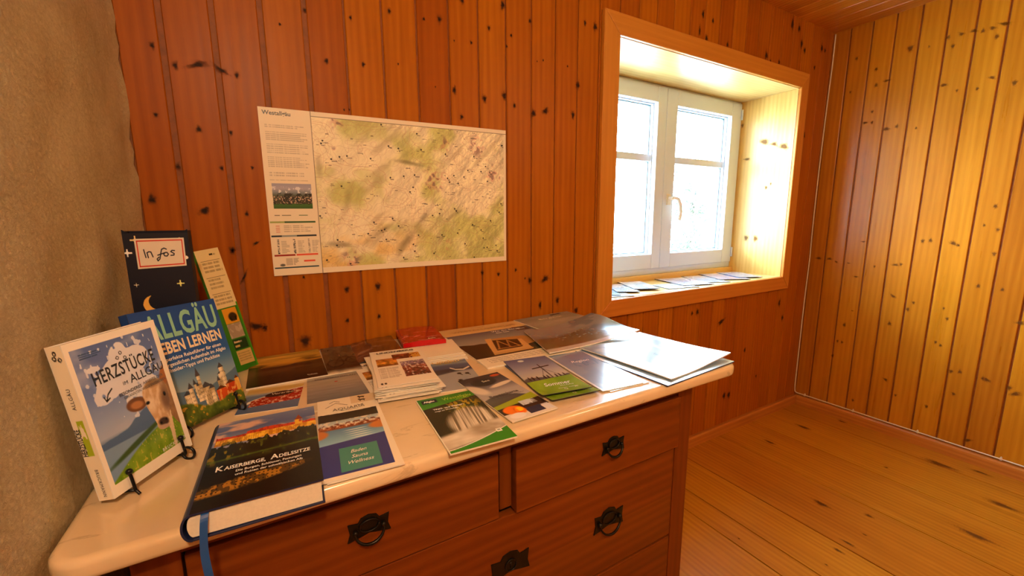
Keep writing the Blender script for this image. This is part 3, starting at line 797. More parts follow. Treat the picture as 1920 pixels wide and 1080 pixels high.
def a_cow(X, Y):
    e = H('F1EBDD')
    x, y = (X - .045) / .89, (Y - .05) / .875
    n = fbm(x, y, 4, 4, 2)
    img = grad(y, [(0, '4E63A6'), (.35, '6E86C0'), (.55, '93A6CE'), (.66, 'A8B6D2'), (.70, '6A84A8'), (1, '5E7898')])
    img = put(img, 'C9CEDF', ss(.5, .8, fbm(x, y, 3, 6, 5)) * ss(.75, .4, y) * .5)
    m1 = .70 - .10 * np.exp(-((x - .62) / .25) ** 2) - .03 * fbm(x, y * 0, 6, 1, 6)
    img = put(img, '4C6A98', ss(0, .012, y - m1) * .95)
    img = put(img, '7FA0C4', ss(0, .01, y - (.735 + .02 * x)) * .9)
    img = put(img, '38562A', ell(x, y, .42, .80 - .0 * x, .42, .022, .4, -.20))
    hill = .985 - .24 * x - .05 * np.sin(x * 3.1)
    gr = mixa(np.zeros_like(img) + H('4F7F14'), H('9DB83A'), fbm(x, y, 14, 10, 8))
    gr = put(gr, 'D8C24A', (fbm(x, y, 60, 50, 12, 1) > .82) * .6)
    img = mixa(img, gr, ss(-.008, .008, y - hill))
    # splash of white paint behind the title
    q = 1.0 + .75 * (fbm(x, y, 11, 13, 15, 3) - .5) * 2.2
    sp = np.maximum.reduce([ell(x, y, .50, .24, .36, .13, .10, -.22) , ell(x, y, .50, .13, .12, .10, .2), ell(x, y, .30, .33, .22, .09, .2, -.3), ell(x, y, .63, .40, .26, .10, .2, .1), ell(x, y, .17, .17, .08, .022, .4), ell(x, y, .46, .49, .05, .05, .3)])
    sp = ss(.42, .60, sp * q)
    dr = (fbm(x, y, 30, 26, 18, 1) > .80) & (np.hypot(x - .5, (y - .25) * 1.2) < .47)
    img = put(img, 'DCE0EE', np.maximum(sp, dr * .9))
    for p in ([(.30, .345), (.24, .375), (.21, .415)], [(.19, .385), (.205, .42), (.25, .405)]):
        img = put(img, '15151A', line(x, y, p, .006))
    for hx, hy in ((.52, .115), (.47, .145), (.56, .16)):
        img = put(img, '25252A', np.abs(np.hypot(x - hx, (y - hy) * 1.5) - .016) < .005)
    # cow
    fur = fbm(x, y, 30, 22, 23, 3)
    body = poly(x, y, [(.92, .42), (1.0, .40), (1.0, .86), (.95, .80), (.92, .76), (.86, .74)])
    img = put(img, '7A5A3A', body * .0 + body)
    img = mixa(img, H('A9855C'), body * fur)
    leg = poly(x, y, [(.82, .72), (.92, .70), (.90, .84), (.87, 1.0), (.83, 1.0), (.84, .86)])
    img = put(img, 'D8C4A0', leg)
    ear = ell(x, y, .52, .535, .13, .055, .10, .08)
    img = put(img, '6E4526', ear)
    img = put(img, 'B07A4A', ell(x, y, .52, .54, .08, .030, .3, .1))
    ear2 = ell(x, y, .97, .41, .10, .055, .15, -.9)
    img = put(img, 'A5683A', ear2)
    head = np.maximum.reduce([ell(x, y, .79, .50, .17, .10, .05), poly(x, y, [(.62, .50), (.70, .44), (.93, .43), (.965, .50), (.95, .62), (.90, .72), (.87, .79), (.70, .79), (.67, .70), (.63, .60)]), ell(x, y, .78, .775, .095, .05, .05)])
    img = put(img, 'C6A47C', head)
    img = mixa(img, H('E4CFAE'), head * ss(.35, .75, fur) * .8)
    img = put(img, '8A6844', np.clip(head, 0, 1) * ss(.82, .95, x - (y - .4) * .12) * .85)
    img = put(img, '5A4232', head * ell(x, y, .90, .60, .06, .09, .6) * .7)
    img = put(img, 'EADBC0', ell(x, y, .70, .60, .05, .06, .6) * .7)
    img = put(img, '120C0A', ell(x, y, .655, .565, .026, .013, .4))
    img = put(img, '1A100C', ell(x, y, .905, .555, .018, .018, .4))
    img = put(img, '3C2A24', ell(x, y, .785, .765, .070, .034, .3, .15))
    img = put(img, 'B79A86', ell(x, y, .775, .805, .075, .018, .4, .15))
    img = put(img, '160E0C', ell(x, y, .745, .765, .014, .010, .4) + ell(x, y, .825, .755, .014, .010, .4))
    img = put(img, '6A5030', ell(x, y, .80, .43, .10, .030, .5) * .6)
    img = put(img, '27406A', rows(X, Y, .11, .085, .34, .125, 3, 4) * .8)
    out = (x < 0) | (x > 1) | (y < 0) | (y > 1)
    return np.where(out[..., None], e, np.clip(img, 0, 1))

def a_cream(X, Y):
    return np.zeros(X.shape + (3,)) + H('EFE6D4')
def a_cowspine(X, Y):
    img = a_cream(X, Y)
    for hx, hy in ((.45, .045), (.35, .075), (.70, .085)):
        img = put(img, '3A3430', np.abs(np.hypot(X - hx, (Y - hy) * 9) - .10) < .045)
    return put(img, 'A9BF2A', rect(X, Y, .30, .47, .74, .70) * (fbm(X, Y, 5, 18, 3, 2) > .3))

def a_castle(X, Y):
    img = grad(Y, [(0, '16489A'), (.45, '2058A4'), (.62, '6F93B4'), (.72, '8FA6B6'), (1, '5A6A5A')])
    img = put(img, '2E5C86', (fbm(X, Y, 4, 3, 1) > .55) * ss(.4, .7, Y) * .25)
    m = .70 - .05 * np.sin(X * 5 + 2) - .04 * fbm(X, Y * 0, 5, 1, 5)
    img = put(img, '4E6E8E', ss(0, .01, Y - m))
    low = .86 - .05 * fbm(X, Y * 0, 7, 1, 9)
    tr = fbm(X, Y, 22, 20, 10, 4)
    wall = mixa(np.zeros_like(img) + H('E8DCC0'), H('A79878'), ss(.35, .7, fbm(X, Y, 16, 12, 12, 3)))
    def tower(cx, w, y0, y1, rh, rc='3C4250'):
        nonlocal img
        t = rect(X, Y, cx - w, y0, cx + w, y1)
        img = mixa(img, wall, t)
        img = put(img, '8C8068', t * ss(cx, cx + w, X) * .55)
        img = put(img, '2B2A30', t * ((((X - cx) / w * 2.2) % 1) < .3) * (((Y - y0) / .035) % 1 < .4) * (Y > y0 + .02) * .7)
        img = put(img, rc, poly(X, Y, [(cx - w * 1.35, y0 + .004), (cx, y0 - rh), (cx + w * 1.35, y0 + .004)]))
    for a in ((.47, .035, .70, .84, .03), (.56, .055, .735, .90, .045), (.50, .022, .62, .80, .075), (.44, .016, .68, .80, .05), (.62, .030, .76, .90, .04), (.33, .04, .74, .9, .03), (.38, .025, .70, .9, .05)):
        tower(*a)
    for a in ((.79, .045, .665, .90, .025), (.80, .030, .615, .68, .045), (.73, .018, .72, .90, .04)):
        tower(*a)
    for x0, x1, y0, c in ((.66, .80, .80, 'C24A20'), (.80, .93, .78, 'B23A1A'), (.93, .99, .76, 'D8A24A')):
        m_ = rect(X, Y, x0, y0, x1, .93)
        img = put(img, c, m_)
        img = put(img, 'E0B060', m_ * (fbm(X, Y, 40, 30, 5, 2) > .6) * .7)
        img = put(img, '55281A', poly(X, Y, [(x0, y0), ((x0 + x1) / 2, y0 - .03), (x1, y0)]))
    fo = mixa(np.zeros_like(img) + H('27401A'), H('7A8C2A'), tr)
    fo = put(fo, 'D8A030', (fbm(X, Y, 30, 26, 31, 2) > .68) * .7)
    img = mixa(img, fo, ss(-.01, .01, Y - (.87 - .07 * np.sin(X * 6 + .4) * ss(.9, .3, X) + .03 * (tr - .5))))
    return put(img, '1A2410', ss(.94, 1, Y) * .5)

def a_palace(X, Y):
    img = grad(Y, [(0, '6A7CA8'), (.15, '4F6296'), (.30, '8C90A8'), (1, '50506A')])
    img = put(img, 'E4B8A0', ss(.52, .70, fbm(X, Y, 3, 9, 4, 4)) * .85)
    roof = .215 + .012 * np.sin(X * 9) + .02 * (X < .30) - .045 * np.exp(-((X - .82) / .02) ** 2)
    wl = .245 + .02 * (X < .30)
    b = (X > .02)
    img = put(img, 'C8401E', (Y > roof - .012 + .022 * (fbm(X, Y * 0, 18, 1, 6, 2) - .4)) * (Y <= wl) * b)
    img = put(img, '8A2A14', (Y > roof - .012) * (Y <= wl) * b * (fbm(X, Y, 40, 30, 9, 2) > .6) * .6)
    gold = mixa(np.zeros_like(img) + H('FAC83C'), H('C8841C'), ss(.3, .7, fbm(X, Y, 26, 24, 7, 3)))
    win = ((((X * 46) % 1) < .36) & (((Y * 60) % 1) < .45))
    gold = put(gold, '6A3C08', win * (fbm(X, Y, 40, 30, 17, 1) > .35) * .55)
    img = mixa(img, gold, (Y > wl) * (Y < .345 - .03 * X) * b)
    img = put(img, 'F0B62A', rect(X, Y, .78, .17, .86, .25) * (fbm(X, Y, 30, 20, 3, 1) > .25))
    img = put(img, '8A3A18', poly(X, Y, [(.775, .175), (.82, .10), (.865, .175)]))
    f = fbm(X, Y, 22, 16, 12, 4)
    tr = mixa(np.zeros_like(img) + H('0E1606'), H('3F4A14'), ss(.45, .8, f))
    tr = put(tr, 'B08A20', ss(.60, .75, f) * ss(.6, .2, X) * .6)
    img = mixa(img, tr, ss(-.01, .01, Y - (.365 - .04 * X - .16 * (f - .4))))
    img = put(img, '55691C', ss(.03, .0, np.abs(Y - (.535 - .03 * X))) * .7)
    dk = ss(.52, .62, Y)
    img = put(img, '0A0A08', dk * .92)
    gl = ell(X, Y, .35, .815, .52, .055, .25, -.10)
    img = put(img, 'B07A22', gl * (.45 + .5 * (fbm(X, Y, 18, 16, 21, 3) > .45)))
    img = put(img, '160E04', gl * ((((X * 28) % 1) < .4) & (((Y * 34) % 1) < .45)) * (fbm(X, Y, 12, 10, 19, 2) > .45) * .6)
    return img

def a_aquaria(X, Y):
    img = a_cream(X, Y)
    img = put(img, 'D9C4A0', rect(X, Y, .56, 0, 1, .13) * .8)
    for dx, s_ in ((.28, .06), (.30, .13)):
        yb_ = .065 if s_ < .1 else .135
        img = put(img, '3A3A3A', line(X, Y * 2, [(dx - s_ * 1.3, yb_ * 2), (dx, yb_ * 2 - s_ * .9), (dx + s_ * 1.5, yb_ * 2)], .006))
    for yy in (.035, .085):
        img = put(img, '3A2A20', ell(X, Y, .76, yy, .055, .010, .3) + rect(X, Y, .72, yy, .735, yy + .025) + rect(X, Y, .785, yy, .80, yy + .025) + ell(X, Y, .71, yy - .012, .02, .008, .3))
    img = put(img, '3A3A3A', line(X, Y * 2, [(.66, .31), (.70, .34), (.76, .31)], .006))
    ph = (Y > .235 + .01 * np.sin(X * 3)) & (Y < .965) & (X > .0) & (X < .96)
    Y = Y + .05
    pic = grad((Y - .285) / .40, [(0, '1E1A12'), (.28, '28241A'), (.30, 'A8B8C0'), (.42, 'B9C8D0'), (.50, 'B86A3C'), (.56, '8C4420'), (.60, '5A88B4'), (1, '8EC0DC')])
    sp = fbm(X, Y, 24, 40, 5, 3)
    pic = put(pic, 'E6DCC8', (sp > .6) * rect(X, Y, 0, .40, 1, .50) * .9)
    pic = put(pic, '6A2A10', (sp < .42) * rect(X, Y, 0, .44, 1, .51) * .8)
    pic = put(pic, 'C97A3A', ell(X, Y, 1.0, .55, .25, .05, .2) + ell(X, Y, -.02, .56, .16, .055, .2))
    for k in range(6):
        pic = put(pic, 'DDEFF4', ell(X, Y, .55 + .02 * k, .555 + .026 * k, .16, .006, .6) * .8)
    pic = put(pic, '2C3488', ss(-.004, .004, Y - (.695 - .035 * X)))
    sq = rect(X, Y, .27, .755, .80, .995)
    pic = put(pic, '3E8A84', sq)
    return np.where(ph[..., None], pic, img)

def a_ship(X, Y):
    img = grad(Y, [(0, '9A9890'), (.25, 'A39C90'), (.5, '8C8A8C'), (.78, '6A7078'), (.8, 'D8CAB0'), (1, 'D8CAB0')])
    img = shade(img, .92 + .16 * fbm(X, Y, 3, 26, 4, 3))
    img = put(img, 'B8A488', rect(X, Y, .5, .8, 1, 1))
    return put(img, 'B02A20', ell(X, Y, .5, .25, .03, .012, .3))
def a_oval(X, Y):
    img = grad(Y, [(0, 'D6C08A'), (.10, 'C7A860'), (.22, 'C8B078'), (.30, '90A0B4'), (.5, '6A82A8'), (.8, '4C6A9A'), (1, '3A5484')])
    img = put(img, '5C7298', ss(.0, .02, Y - (.33 - .14 * X + .03 * fbm(X, Y * 0, 8, 1, 2))) * .6)
    bd = Y - (.78 - .62 * np.sqrt(np.clip(X, 0, 1)) + .28 * (X > 2))
    img = put(img, 'E9E4DC', ss(-.02, -.01, bd) * ss(.10, .09, bd) * (X > .1))
    red = ss(.005, .02, bd) * (Y < .80 - .12 * X) * (X > .15)
    rc = put(np.zeros_like(img) + H('A02414'), 'E6C8B0', (fbm(X, Y, 26, 30, 6, 2) > .62) * .8)
    img = mixa(img, rc, red)
    return put(img, '2A1418', ell(X, Y, .60, .36, .25, .11, .06, -.12))
def a_dusk(X, Y):
    img = grad(Y, [(0, '9A8034'), (.15, 'D8AE44'), (.38, 'B88A2C'), (.50, '2C1E0E'), (.58, '5A4020'), (.72, '3A2810'), (1, '140E08')])
    img = shade(img, .7 + .6 * fbm(X, Y, 2, 16, 3, 4))
    img = put(img, '1A120A', ss(.52, .70, fbm(X, Y, 2.5, 10, 8, 3)) * ss(.1, .4, Y) * .6)
    return put(img, 'C9C0B0', rect(X, Y, .75, .90, .88, .915) * .8)
def a_bike(X, Y):
    img = grad(Y, [(0, '6A5A44'), (.4, '58482F'), (.7, '4A3A26'), (.85, '2E2418'), (1, 'E6DCC4')])
    img = shade(img, .75 + .5 * fbm(X, Y, 5, 8, 3, 3))
    for cx, cy, r in ((.32, .66, .24), (.86, .60, .20)):
        d = np.hypot(X - cx, (Y - cy) * 1.9)
        img = put(img, '14100C', (np.abs(d - r) < .022) * .9)
    img = put(img, '1A140E', line(X, Y, [(.32, .66), (.5, .46), (.78, .48), (.86, .60)], .014))
    img = put(img, '1A140E', line(X, Y, [(.5, .46), (.6, .64), (.78, .48)], .012))
    return img
def a_linden(X, Y):
    img = np.zeros(X.shape + (3,)) + H('EDE4D6')
    p = grad(Y, [(.2, 'B09A80'), (.3, 'A0622A'), (.42, 'C98A30'), (.5, '6A3A20')])
    p = shade(p, .5 + 1.0 * fbm(X, Y, 14, 20, 2, 3))
    img = np.where((rect(X, Y, .08, .27, .46, .50) > 0)[..., None], p, img)
    p2 = put(shade(np.zeros_like(img) + H('7A3A24'), .5 + fbm(X, Y, 16, 20, 5, 3)), 'E0B24A', (X > .72) * (fbm(X, Y, 12, 14, 6, 2) > .4) * .8)
    img = np.where((rect(X, Y, .40, .17, .94, .33) > 0)[..., None], p2, img)
    p3 = grad(Y, [(.42, '8A7894'), (.52, '7A6478'), (.6, '8A4A3C'), (.84, '5A2A20')])
    p3 = shade(p3, .55 + .9 * fbm(X, Y, 22, 26, 9, 3))
    p3 = put(p3, 'D8CCC8', (fbm(X, Y, 30, 30, 12, 2) > .66) * .8)
    img = np.where((rect(X, Y, .50, .42, .95, .84) > 0)[..., None], p3, img)
    img = put(img, '9A8E84', rows(X, Y, .08, .55, .44, .83, 9, 3) * .7)
    img = put(img, '3A302C', ell(X, Y, .07, .94, .02, .02, .3) + ell(X, Y, .13, .94, .02, .02, .3))
    return img
def a_lindau(X, Y):
    img = grad(Y, [(0, '3C4470'), (.2, '5A6A8C'), (.28, '7A8C9C'), (.34, '4E5C80'), (.5, '4A5470'), (.55, '9AA0A8'), (1, '9C9FA6')])
    img = put(img, '9C8C5A', ell(X, Y, .45, .20, .42, .075, .3) * (fbm(X, Y, 30, 20, 2, 2) > .42))
    img = put(img, 'B8A460', ell(X, Y, .42, .145, .16, .04, .2) * .8)
    img = put(img, '3A4048', ss(.42, .46, Y) * ss(.56, .52, Y - .12 * (.5 - X)) * .9)
    img = put(img, 'D8D4CC', line(X, Y, [(.50, .42), (.60, .48), (.78, .50), (.95, .44)], .018))
    for cx, cy in ((.55, .78), (.70, .80), (.62, .60), (.80, .62), (.72, .93), (.88, .92)):
        img = put(img, '2A2420', ell(X, Y, cx, cy, .05, .022, .3) + line(X, Y, [(cx, cy), (cx + .05, cy + .05)], .01))
    return img
def a_fall(X, Y):
    img = np.zeros(X.shape + (3,)) + H('141008')
    img = shade(img, .6 + 2.2 * fbm(X, Y, 10, 10, 2, 4))
    lf = fbm(X, Y, 26, 22, 6, 3)
    m = ell(X, Y, .66, .27, .30, .12, .5)
    img = put(img, 'A08A18', m * (lf > .5))
    img = put(img, '3E5A10', m * (lf < .42) * .7)
    w = ell(X, Y, .62, .58, .38, .25, .18, -.12)
    st = fbm(X * 3 + Y * .6, Y, 14, 1.2, 9, 3)
    wc = mixa(np.zeros_like(img) + H('6A5E4C'), H('EDE6DA'), ss(.3, .75, st + .25 * (Y - .45)))
    img = mixa(img, wc, w * .95)
    b = ss(-.03, .04, Y - (.74 - .10 * X))
    img = mixa(img, mixa(np.zeros_like(img) + H('8A7A62'), H('EFEAE0'), fbm(X, Y, 3, 10, 12, 3)), b)
    img = put(img, '2A2014', ss(.03, .0, np.abs(Y - .97 + X * .1)) * .5)
    top = Y < .205 - .10 * X + .02
    gcol = mixa(np.zeros_like(img) + H('2E7A12'), H('3F9A18'), Y * 4 * (Y < .25))
    img = np.where(top[..., None], gcol, img)
    cv = .985 - .16 * np.clip(X, 0, 1) ** 1.6 - .02
    img = put(img, '2E8A14', ss(0, .004, Y - cv))
    img = put(img, 'F4F4EE', ss(.006, .003, np.abs(Y - cv + .004)))
    img = put(img, '10241E', rect(X, Y, .07, .035, .33, .115) * 1.0)
    img = put(img, 'F4F4EE', rect(X, Y, .80, .815, .885, .865))
    img = put(img, '9AA89A', rect(X, Y, .82, .828, .865, .852))
    edge = (X < .012)
    return put(img, 'E8E8D8', edge.astype(float))
def a_route(X, Y):
    img = grad(Y, [(0, '2A2A34'), (.2, '4A4652'), (.42, 'A8A4A8'), (.60, 'B0AEB0'), (.68, '8A8C6A'), (1, '4A4A44')])
    img = put(img, '1E2030', ell(X, Y, .45, .16, .28, .10, .15))
    img = put(img, 'B84A2A', ell(X, Y, .85, .06, .12, .03, .3))
    img = put(img, 'D8CCC0', ell(X, Y, .72, .29, .30, .035, .25, -.1))
    img = put(img, 'E8DCCC', ell(X, Y, .10, .30, .22, .10, .3, .5) * .8)
    img = put(img, '3A3C40', ss(-.01, .01, Y - (.585 - .10 * np.sin(X * 3.0 + .3) + .06 * X)) * .8)
    img = put(img, '9AAA28', ss(-.006, .006, Y - (.70 - .10 * X)))
    img = put(img, '6E8418', ss(.74, .78, Y) * (fbm(X, Y, 8, 8, 4) > .5) * .5)
    img = put(img, '30241E', ss(-.004, .004, Y - (.765 - .05 * X)))
    img = put(img, 'C8D0D8', rect(X, Y, .52, .715, .86, .80) * (.5 + .5 * (fbm(X, Y, 9, 9, 8) > .4)))
    img = put(img, 'E0D8CC', rect(X, Y, 0, .88, 1, 1))
    img = put(img, '2A3048', rect(X, Y, .46, .85, .80, .96))
    img = put(img, 'D8D8E0', rect(X, Y, .82, .86, .97, .97) * .9)
    img = put(img, 'F07A1E', ell(X, Y, .26, .825, .20, .075, .12) + ell(X, Y, .38, .86, .10, .06, .2))
    img = put(img, 'C85A10', ell(X, Y, .30, .85, .04, .05, .4) * .6)
    return put(img, 'F0ECE8', ell(X, Y, .22, .93, .16, .045, .15))
def a_sommer(X, Y):
    img = grad(Y, [(0, '5A608C'), (.2, '7C82A4'), (.4, 'A9AAB8'), (.55, 'BDB8B0'), (.66, '9A9A8A'), (1, '9A9A8A')])
    img = put(img, '3A3840', ss(0, .02, Y - (.585 - .03 * np.sin(X * 7) - .03 * fbm(X, Y * 0, 16, 1, 3))) * .75)
    img = put(img, '241E22', line(X, Y, [(.60, .60), (.60, .23)], .012) + line(X, Y, [(.40, .33), (.80, .29)], .012))
    for cx in (.12, .20, .30, .45, .52, .70, .78, .88):
        img = put(img, '2A2228', ell(X, Y, cx, .575, .018, .045, .3))
    img = put(img, '2A2228', line(X, Y, [(.60, .36), (.40, .60)], .004) + line(X, Y, [(.60, .36), (.82, .60)], .004))
    gz = .645 - .05 * X
    gcol = mixa(np.zeros_like(img) + H('6E9A1A'), H('9ABE3A'), fbm(X, Y, 6, 6, 4))
    img = mixa(img, gcol, ss(0, .006, Y - gz))
    return put(img, 'E8F0F0', ell(X, Y, .35, .07, .07, .028, .2) * .9)
def a_plus(X, Y):
    img = np.zeros(X.shape + (3,)) + H('E3C48A')
    sky = grad((Y - .2) / .4, [(0, '5E6272'), (.5, '8A8C90'), (1, 'A8A49A')])
    f = fbm(X, Y, 8, 8, 3, 4)
    body = (Y > .21) & (Y < .83)
    img = np.where(body[..., None], sky, img)
    img = put(img, '2E2A22', body * ss(0, .02, Y - (.46 + .10 * X + .04 * f)))
    img = put(img, '4E5232', body * (Y > .55) * (X > .55) * (f > .5) * .6)
    # wooden shelter: light faces, dark opening with braces
    img = put(img, 'B98A50', poly(X, Y, [(.36, .43), (.74, .46), (.98, .60), (.60, .70)]))
    img = put(img, 'D8A868', poly(X, Y, [(.20, .80), (.33, .42), (.40, .42), (.28, .72), (.56, .72), (.62, .54), (.68, .54), (.62, .80)]))
    img = put(img, '3A2414', poly(X, Y, [(.29, .71), (.38, .47), (.64, .53), (.57, .71)]))
    for p in ([(.33, .68), (.42, .50), (.46, .69)], [(.44, .69), (.52, .52), (.55, .69)], [(.31, .69), (.58, .69)]):
        img = put(img, 'A8783E', line(X, Y, p, .009))
    img = put(img, 'C79A5C', poly(X, Y, [(.20, .80), (.62, .80), (.64, .77), (.22, .76)]))
    img = put(img, 'EAE0CA', (Y >= .83).astype(float))
    img = put(img, '8D8478', rows(X, Y, .08, .86, .9, .95, 3, 7) * .5)
    return put(img, '3A3A44', rect(X, Y, .80, .20, .99, .32) * .9)
def a_grey(X, Y):
    img = grad(Y, [(0, '8E8E88'), (.4, '96968E'), (.6, 'A4A29A'), (1, '8A8A84')])
    img = shade(img, .9 + .2 * fbm(X, Y, 4, 10, 2, 3))
    img = put(img, 'C8C8C4', rect(X, Y, .30, .52, .72, .55) * .4)
    return put(img, '2A2C38', rect(X, Y, .62, .06, .80, .13) * .9)
def a_lakeside(X, Y):
    img = grad(Y, [(0, '8E989C'), (.35, '7E8A92'), (.5, '5E6E74'), (.75, '6A7A50'), (.86, '8A8C5C'), (.9, 'D8D4CC'), (1, 'D8D4CC')])
    img = put(img, '4A4A34', ss(.0, .03, Y - (.36 + .12 * np.sin(X * 4 + .6))) * ss(.9, .86, Y) * (.45 + .5 * (fbm(X, Y, 16, 14, 3, 4) > .5)) * ss(.75, .35, X))
    img = put(img, 'C8C4BC', (fbm(X, Y, 40, 30, 8, 2) > .72) * rect(X, Y, .2, .4, .7, .7) * .5)
    img = put(img, '4E6A78', ss(.5, .65, fbm(X, Y, 4, 5, 9, 4)) * ss(.4, .7, X) * .7)
    return img
def a_blue(X, Y):
    img = grad(Y, [(0, '6E88B0'), (.25, '7A98C4'), (.5, '8CAED0'), (1, '9CB8D0')])
    img = put(img, '7CA0CC', ss(.45, .7, fbm(X, Y, 4, 6, 4, 4)) * .7)
    img = put(img, '5A88B8', (fbm(X, Y, 26, 20, 6, 3) > .58) * rect(X, Y, .3, .22, .9, .42) * .7)
    return put(img, 'E8EEF0', (X < .05) * 1.0)
def a_ski(X, Y):
    img = grad(Y, [(0, '8CAEC6'), (.4, 'A4C2D2'), (1, '96B6C8')])  # pale blue tones stand in for window glare on the cover
    img = put(img, '6E88A4', ell(X, Y, .36, .20, .26, .05, .7, .22) * .8)
    img = put(img, '8FB0C0', ss(.5, .68, fbm(X, Y, 5, 5, 4, 4)) * .55)
    img = put(img, 'DDE8EA', ss(.5, .7, fbm(X, Y, 7, 5, 14, 4)) * .6)
    img = put(img, '101014', ell(X, Y, .46, .56, .012, .018, .3) + line(X, Y, [(.44, .575), (.475, .60)], .004) + line(X, Y, [(.455, .55), (.475, .545)], .004))
    return put(img, '20303C', line(X, Y, [(.90, .42), (.97, .37)], .004))
def a_hiking(X, Y):
    img = np.zeros(X.shape + (3,)) + H('E0CF9C')
    img = put(img, '8A7A58', np.maximum.reduce([rows(X, Y, .15, .10 + .13 * k, .9, .19 + .13 * k, 3, 20 + k, .5) * .6 for k in range(3)]))
    for yy in (.085, .215, .345):
        img = put(img, '4A4030', rect(X, Y, .12, yy, .92, yy + .004))
    img = put(img, '3E3626', rect(X, Y, .55, .035, .80, .05) * (fbm(X, Y, 60, 40, 3, 1) > .4))
    img = put(img, '2F7A1C', (Y > .465).astype(float))
    img = put(img, 'D99A28', rect(X, Y, .25, .475, .86, .60))
    img = put(img, '2A1C14', ell(X, Y, .62, .55, .18, .035, .2) + rect(X, Y, .50, .55, .56, .585) + rect(X, Y, .70, .55, .76, .585))
    img = put(img, 'B8A890', rect(X, Y, .25, .605, .86, .725))
    img = put(img, '8A7C68', rect(X, Y, .25, .605, .86, .725) * (fbm(X, Y, 8, 20, 4, 3) > .5) * .5)
    img = put(img, '123C1A', rect(X, Y, .25, .735, .86, .82))
    img = put(img, 'C8B068', rect(X, Y, .30, .75, .55, .765) + rect(X, Y, .30, .785, .50, .80))
    img = put(img, 'C9AE6A', rect(X, Y, .25, .83, .90, .95))
    img = put(img, '8A7A48', rows(X, Y, .30, .85, .85, .93, 4, 6) * .6)
    return put(img, '3E9A20', (X > .94) * (Y > .44) * 1.0)
def a_star(X, Y):
    img = np.zeros(X.shape + (3,)) + H('0E1024')
    def spark(cx, cy, r, c):
        nonlocal img
        d1, d2 = np.abs(X - cx), np.abs((Y - cy) * 3.4)
        m = np.maximum((d1 < r * .16) & (d2 < r), (d2 < r * .16) & (d1 < r))
        m = np.maximum(m, np.hypot(d1, d2) < r * .38)
        img = put(img, c, m * 1.0)
    for cx, cy, r, c in ((.18, .035, .075, 'E0C890'), (.04, .10, .07, 'F0F0F0'), (.86, .04, .05, 'E8D8A0'), (.78, .275, .06, 'E8E890'), (.90, .46, .06, 'F0F0F0'), (.10, .27, .035, 'E0D8C0'), (.56, .52, .045, 'E0C870'), (.40, .56, .04, 'E0D8A0'), (.68, .62, .05, 'F0F0F0'), (.22, .66, .04, 'E8D8A0'), (.85, .70, .04, 'F0F0F0'), (.35, .80, .05, 'F0E0A0'), (.6, .88, .04, 'F0F0F0')):
        spark(cx, cy, r, c)
    for cx, cy in ((.93, .135), (.93, .415), (.80, .52)):
        img = put(img, 'F0ECE4', (np.hypot(X - cx, (Y - cy) * 3.4) < .03) * 1.0)
    a = np.hypot(X - .33, (Y - .38) * 3.4) < .17
    b = np.hypot(X - .40, (Y - .365) * 3.4) < .155
    return put(img, 'F0B858', (a & ~b) * 1.0)
def a_label(X, Y):
    img = np.zeros(X.shape + (3,)) + H('D9CEC0')
    d = np.minimum.reduce([X * 1.7, (1 - X) * 1.7, Y, 1 - Y])
    img = put(img, 'C8301E', ((d > .055) & (d < .095)) * 1.0)
    q = lambda pts: [((x - 705) / 330 * 1.7, (y - 178) / 190) for x, y in pts]
    for pts in ([(758, 248), (766, 298)], [(782, 300), (777, 268), (790, 262), (803, 264), (813, 296)],
                [(908, 250), (893, 243), (876, 250), (866, 280), (857, 312), (843, 324), (838, 312), (852, 300)], [(846, 287), (892, 274)],
                [(898, 272), (886, 282), (892, 294), (908, 296), (918, 284), (910, 272), (898, 272)],
                [(962, 262), (945, 260), (936, 268), (958, 282), (955, 292), (934, 293)]):
        img = put(img, '14182A', line(X * 1.7, Y, q(pts), .020))
    return img
def a_sill(seed):
    cols = [('8CC4E4', '70B0DC'), ('DCE8F2', 'B4CCE4'), ('E4DCE8', 'B8C0E0'), ('CCDCF0', '98B8DC'), ('EEF4F6', 'C8DCE8'), ('ECD0D4', 'B8C0E4'), ('B0CCCC', 'E0E0E8')][seed % 7]  # near-white palettes put the daylight glare into the sill prints
    def f(X, Y):
        img = mixa(np.zeros(X.shape + (3,)) + H(cols[0]), H(cols[1]), ss(.4, .65, fbm(X, Y, 4, 5, seed, 4)))
        img = put(img, 'F4F6F8', (Y < .18) * 1.0)
        img = put(img, '5A78A0', rows(X, Y, .1, .06, .8, .14, 1, seed) * .8)
        return put(img, '6078A0', (fbm(X, Y, 9, 9, seed + 50, 3) > .66) * (Y > .25) * .45)
    return f

# ------------------------------------------------------------------ sheets, brochures and text
def rquad(cx, cy, w, h, deg, z):
    """corners TL, TR, BR, BL of a sheet lying flat"""
    c, s = math.cos(R(deg)), math.sin(R(deg))
    f = lambda a, b: Vector((cx + a * c - b * s, cy + a * s + b * c, z))
    return [f(-w / 2, h / 2), f(w / 2, h / 2), f(w / 2, -h / 2), f(-w / 2, -h / 2)]

def text_verts(body, cap, bold=0.0, sx=1.0, shear=0.0, spacing=1.0, align='LEFT'):
    cu = bpy.data.curves.new('lettering', 'FONT')
    cu.body = body
    cu.size = cap / 0.70
    cu.align_x = align
    cu.offset = bold * cap
    cu.shear = shear
    cu.space_character = spacing
    cu.resolution_u = 3
    ob = bpy.data.objects.new('lettering', cu)
    me = bpy.data.meshes.new_from_object(ob)
    v = [(p.co.x * sx, p.co.y) for p in me.vertices]
    f = [tuple(p.vertices) for p in me.polygons]
    bpy.data.objects.remove(ob)
    bpy.data.curves.remove(cu)
    bpy.data.meshes.remove(me)
    return v, f

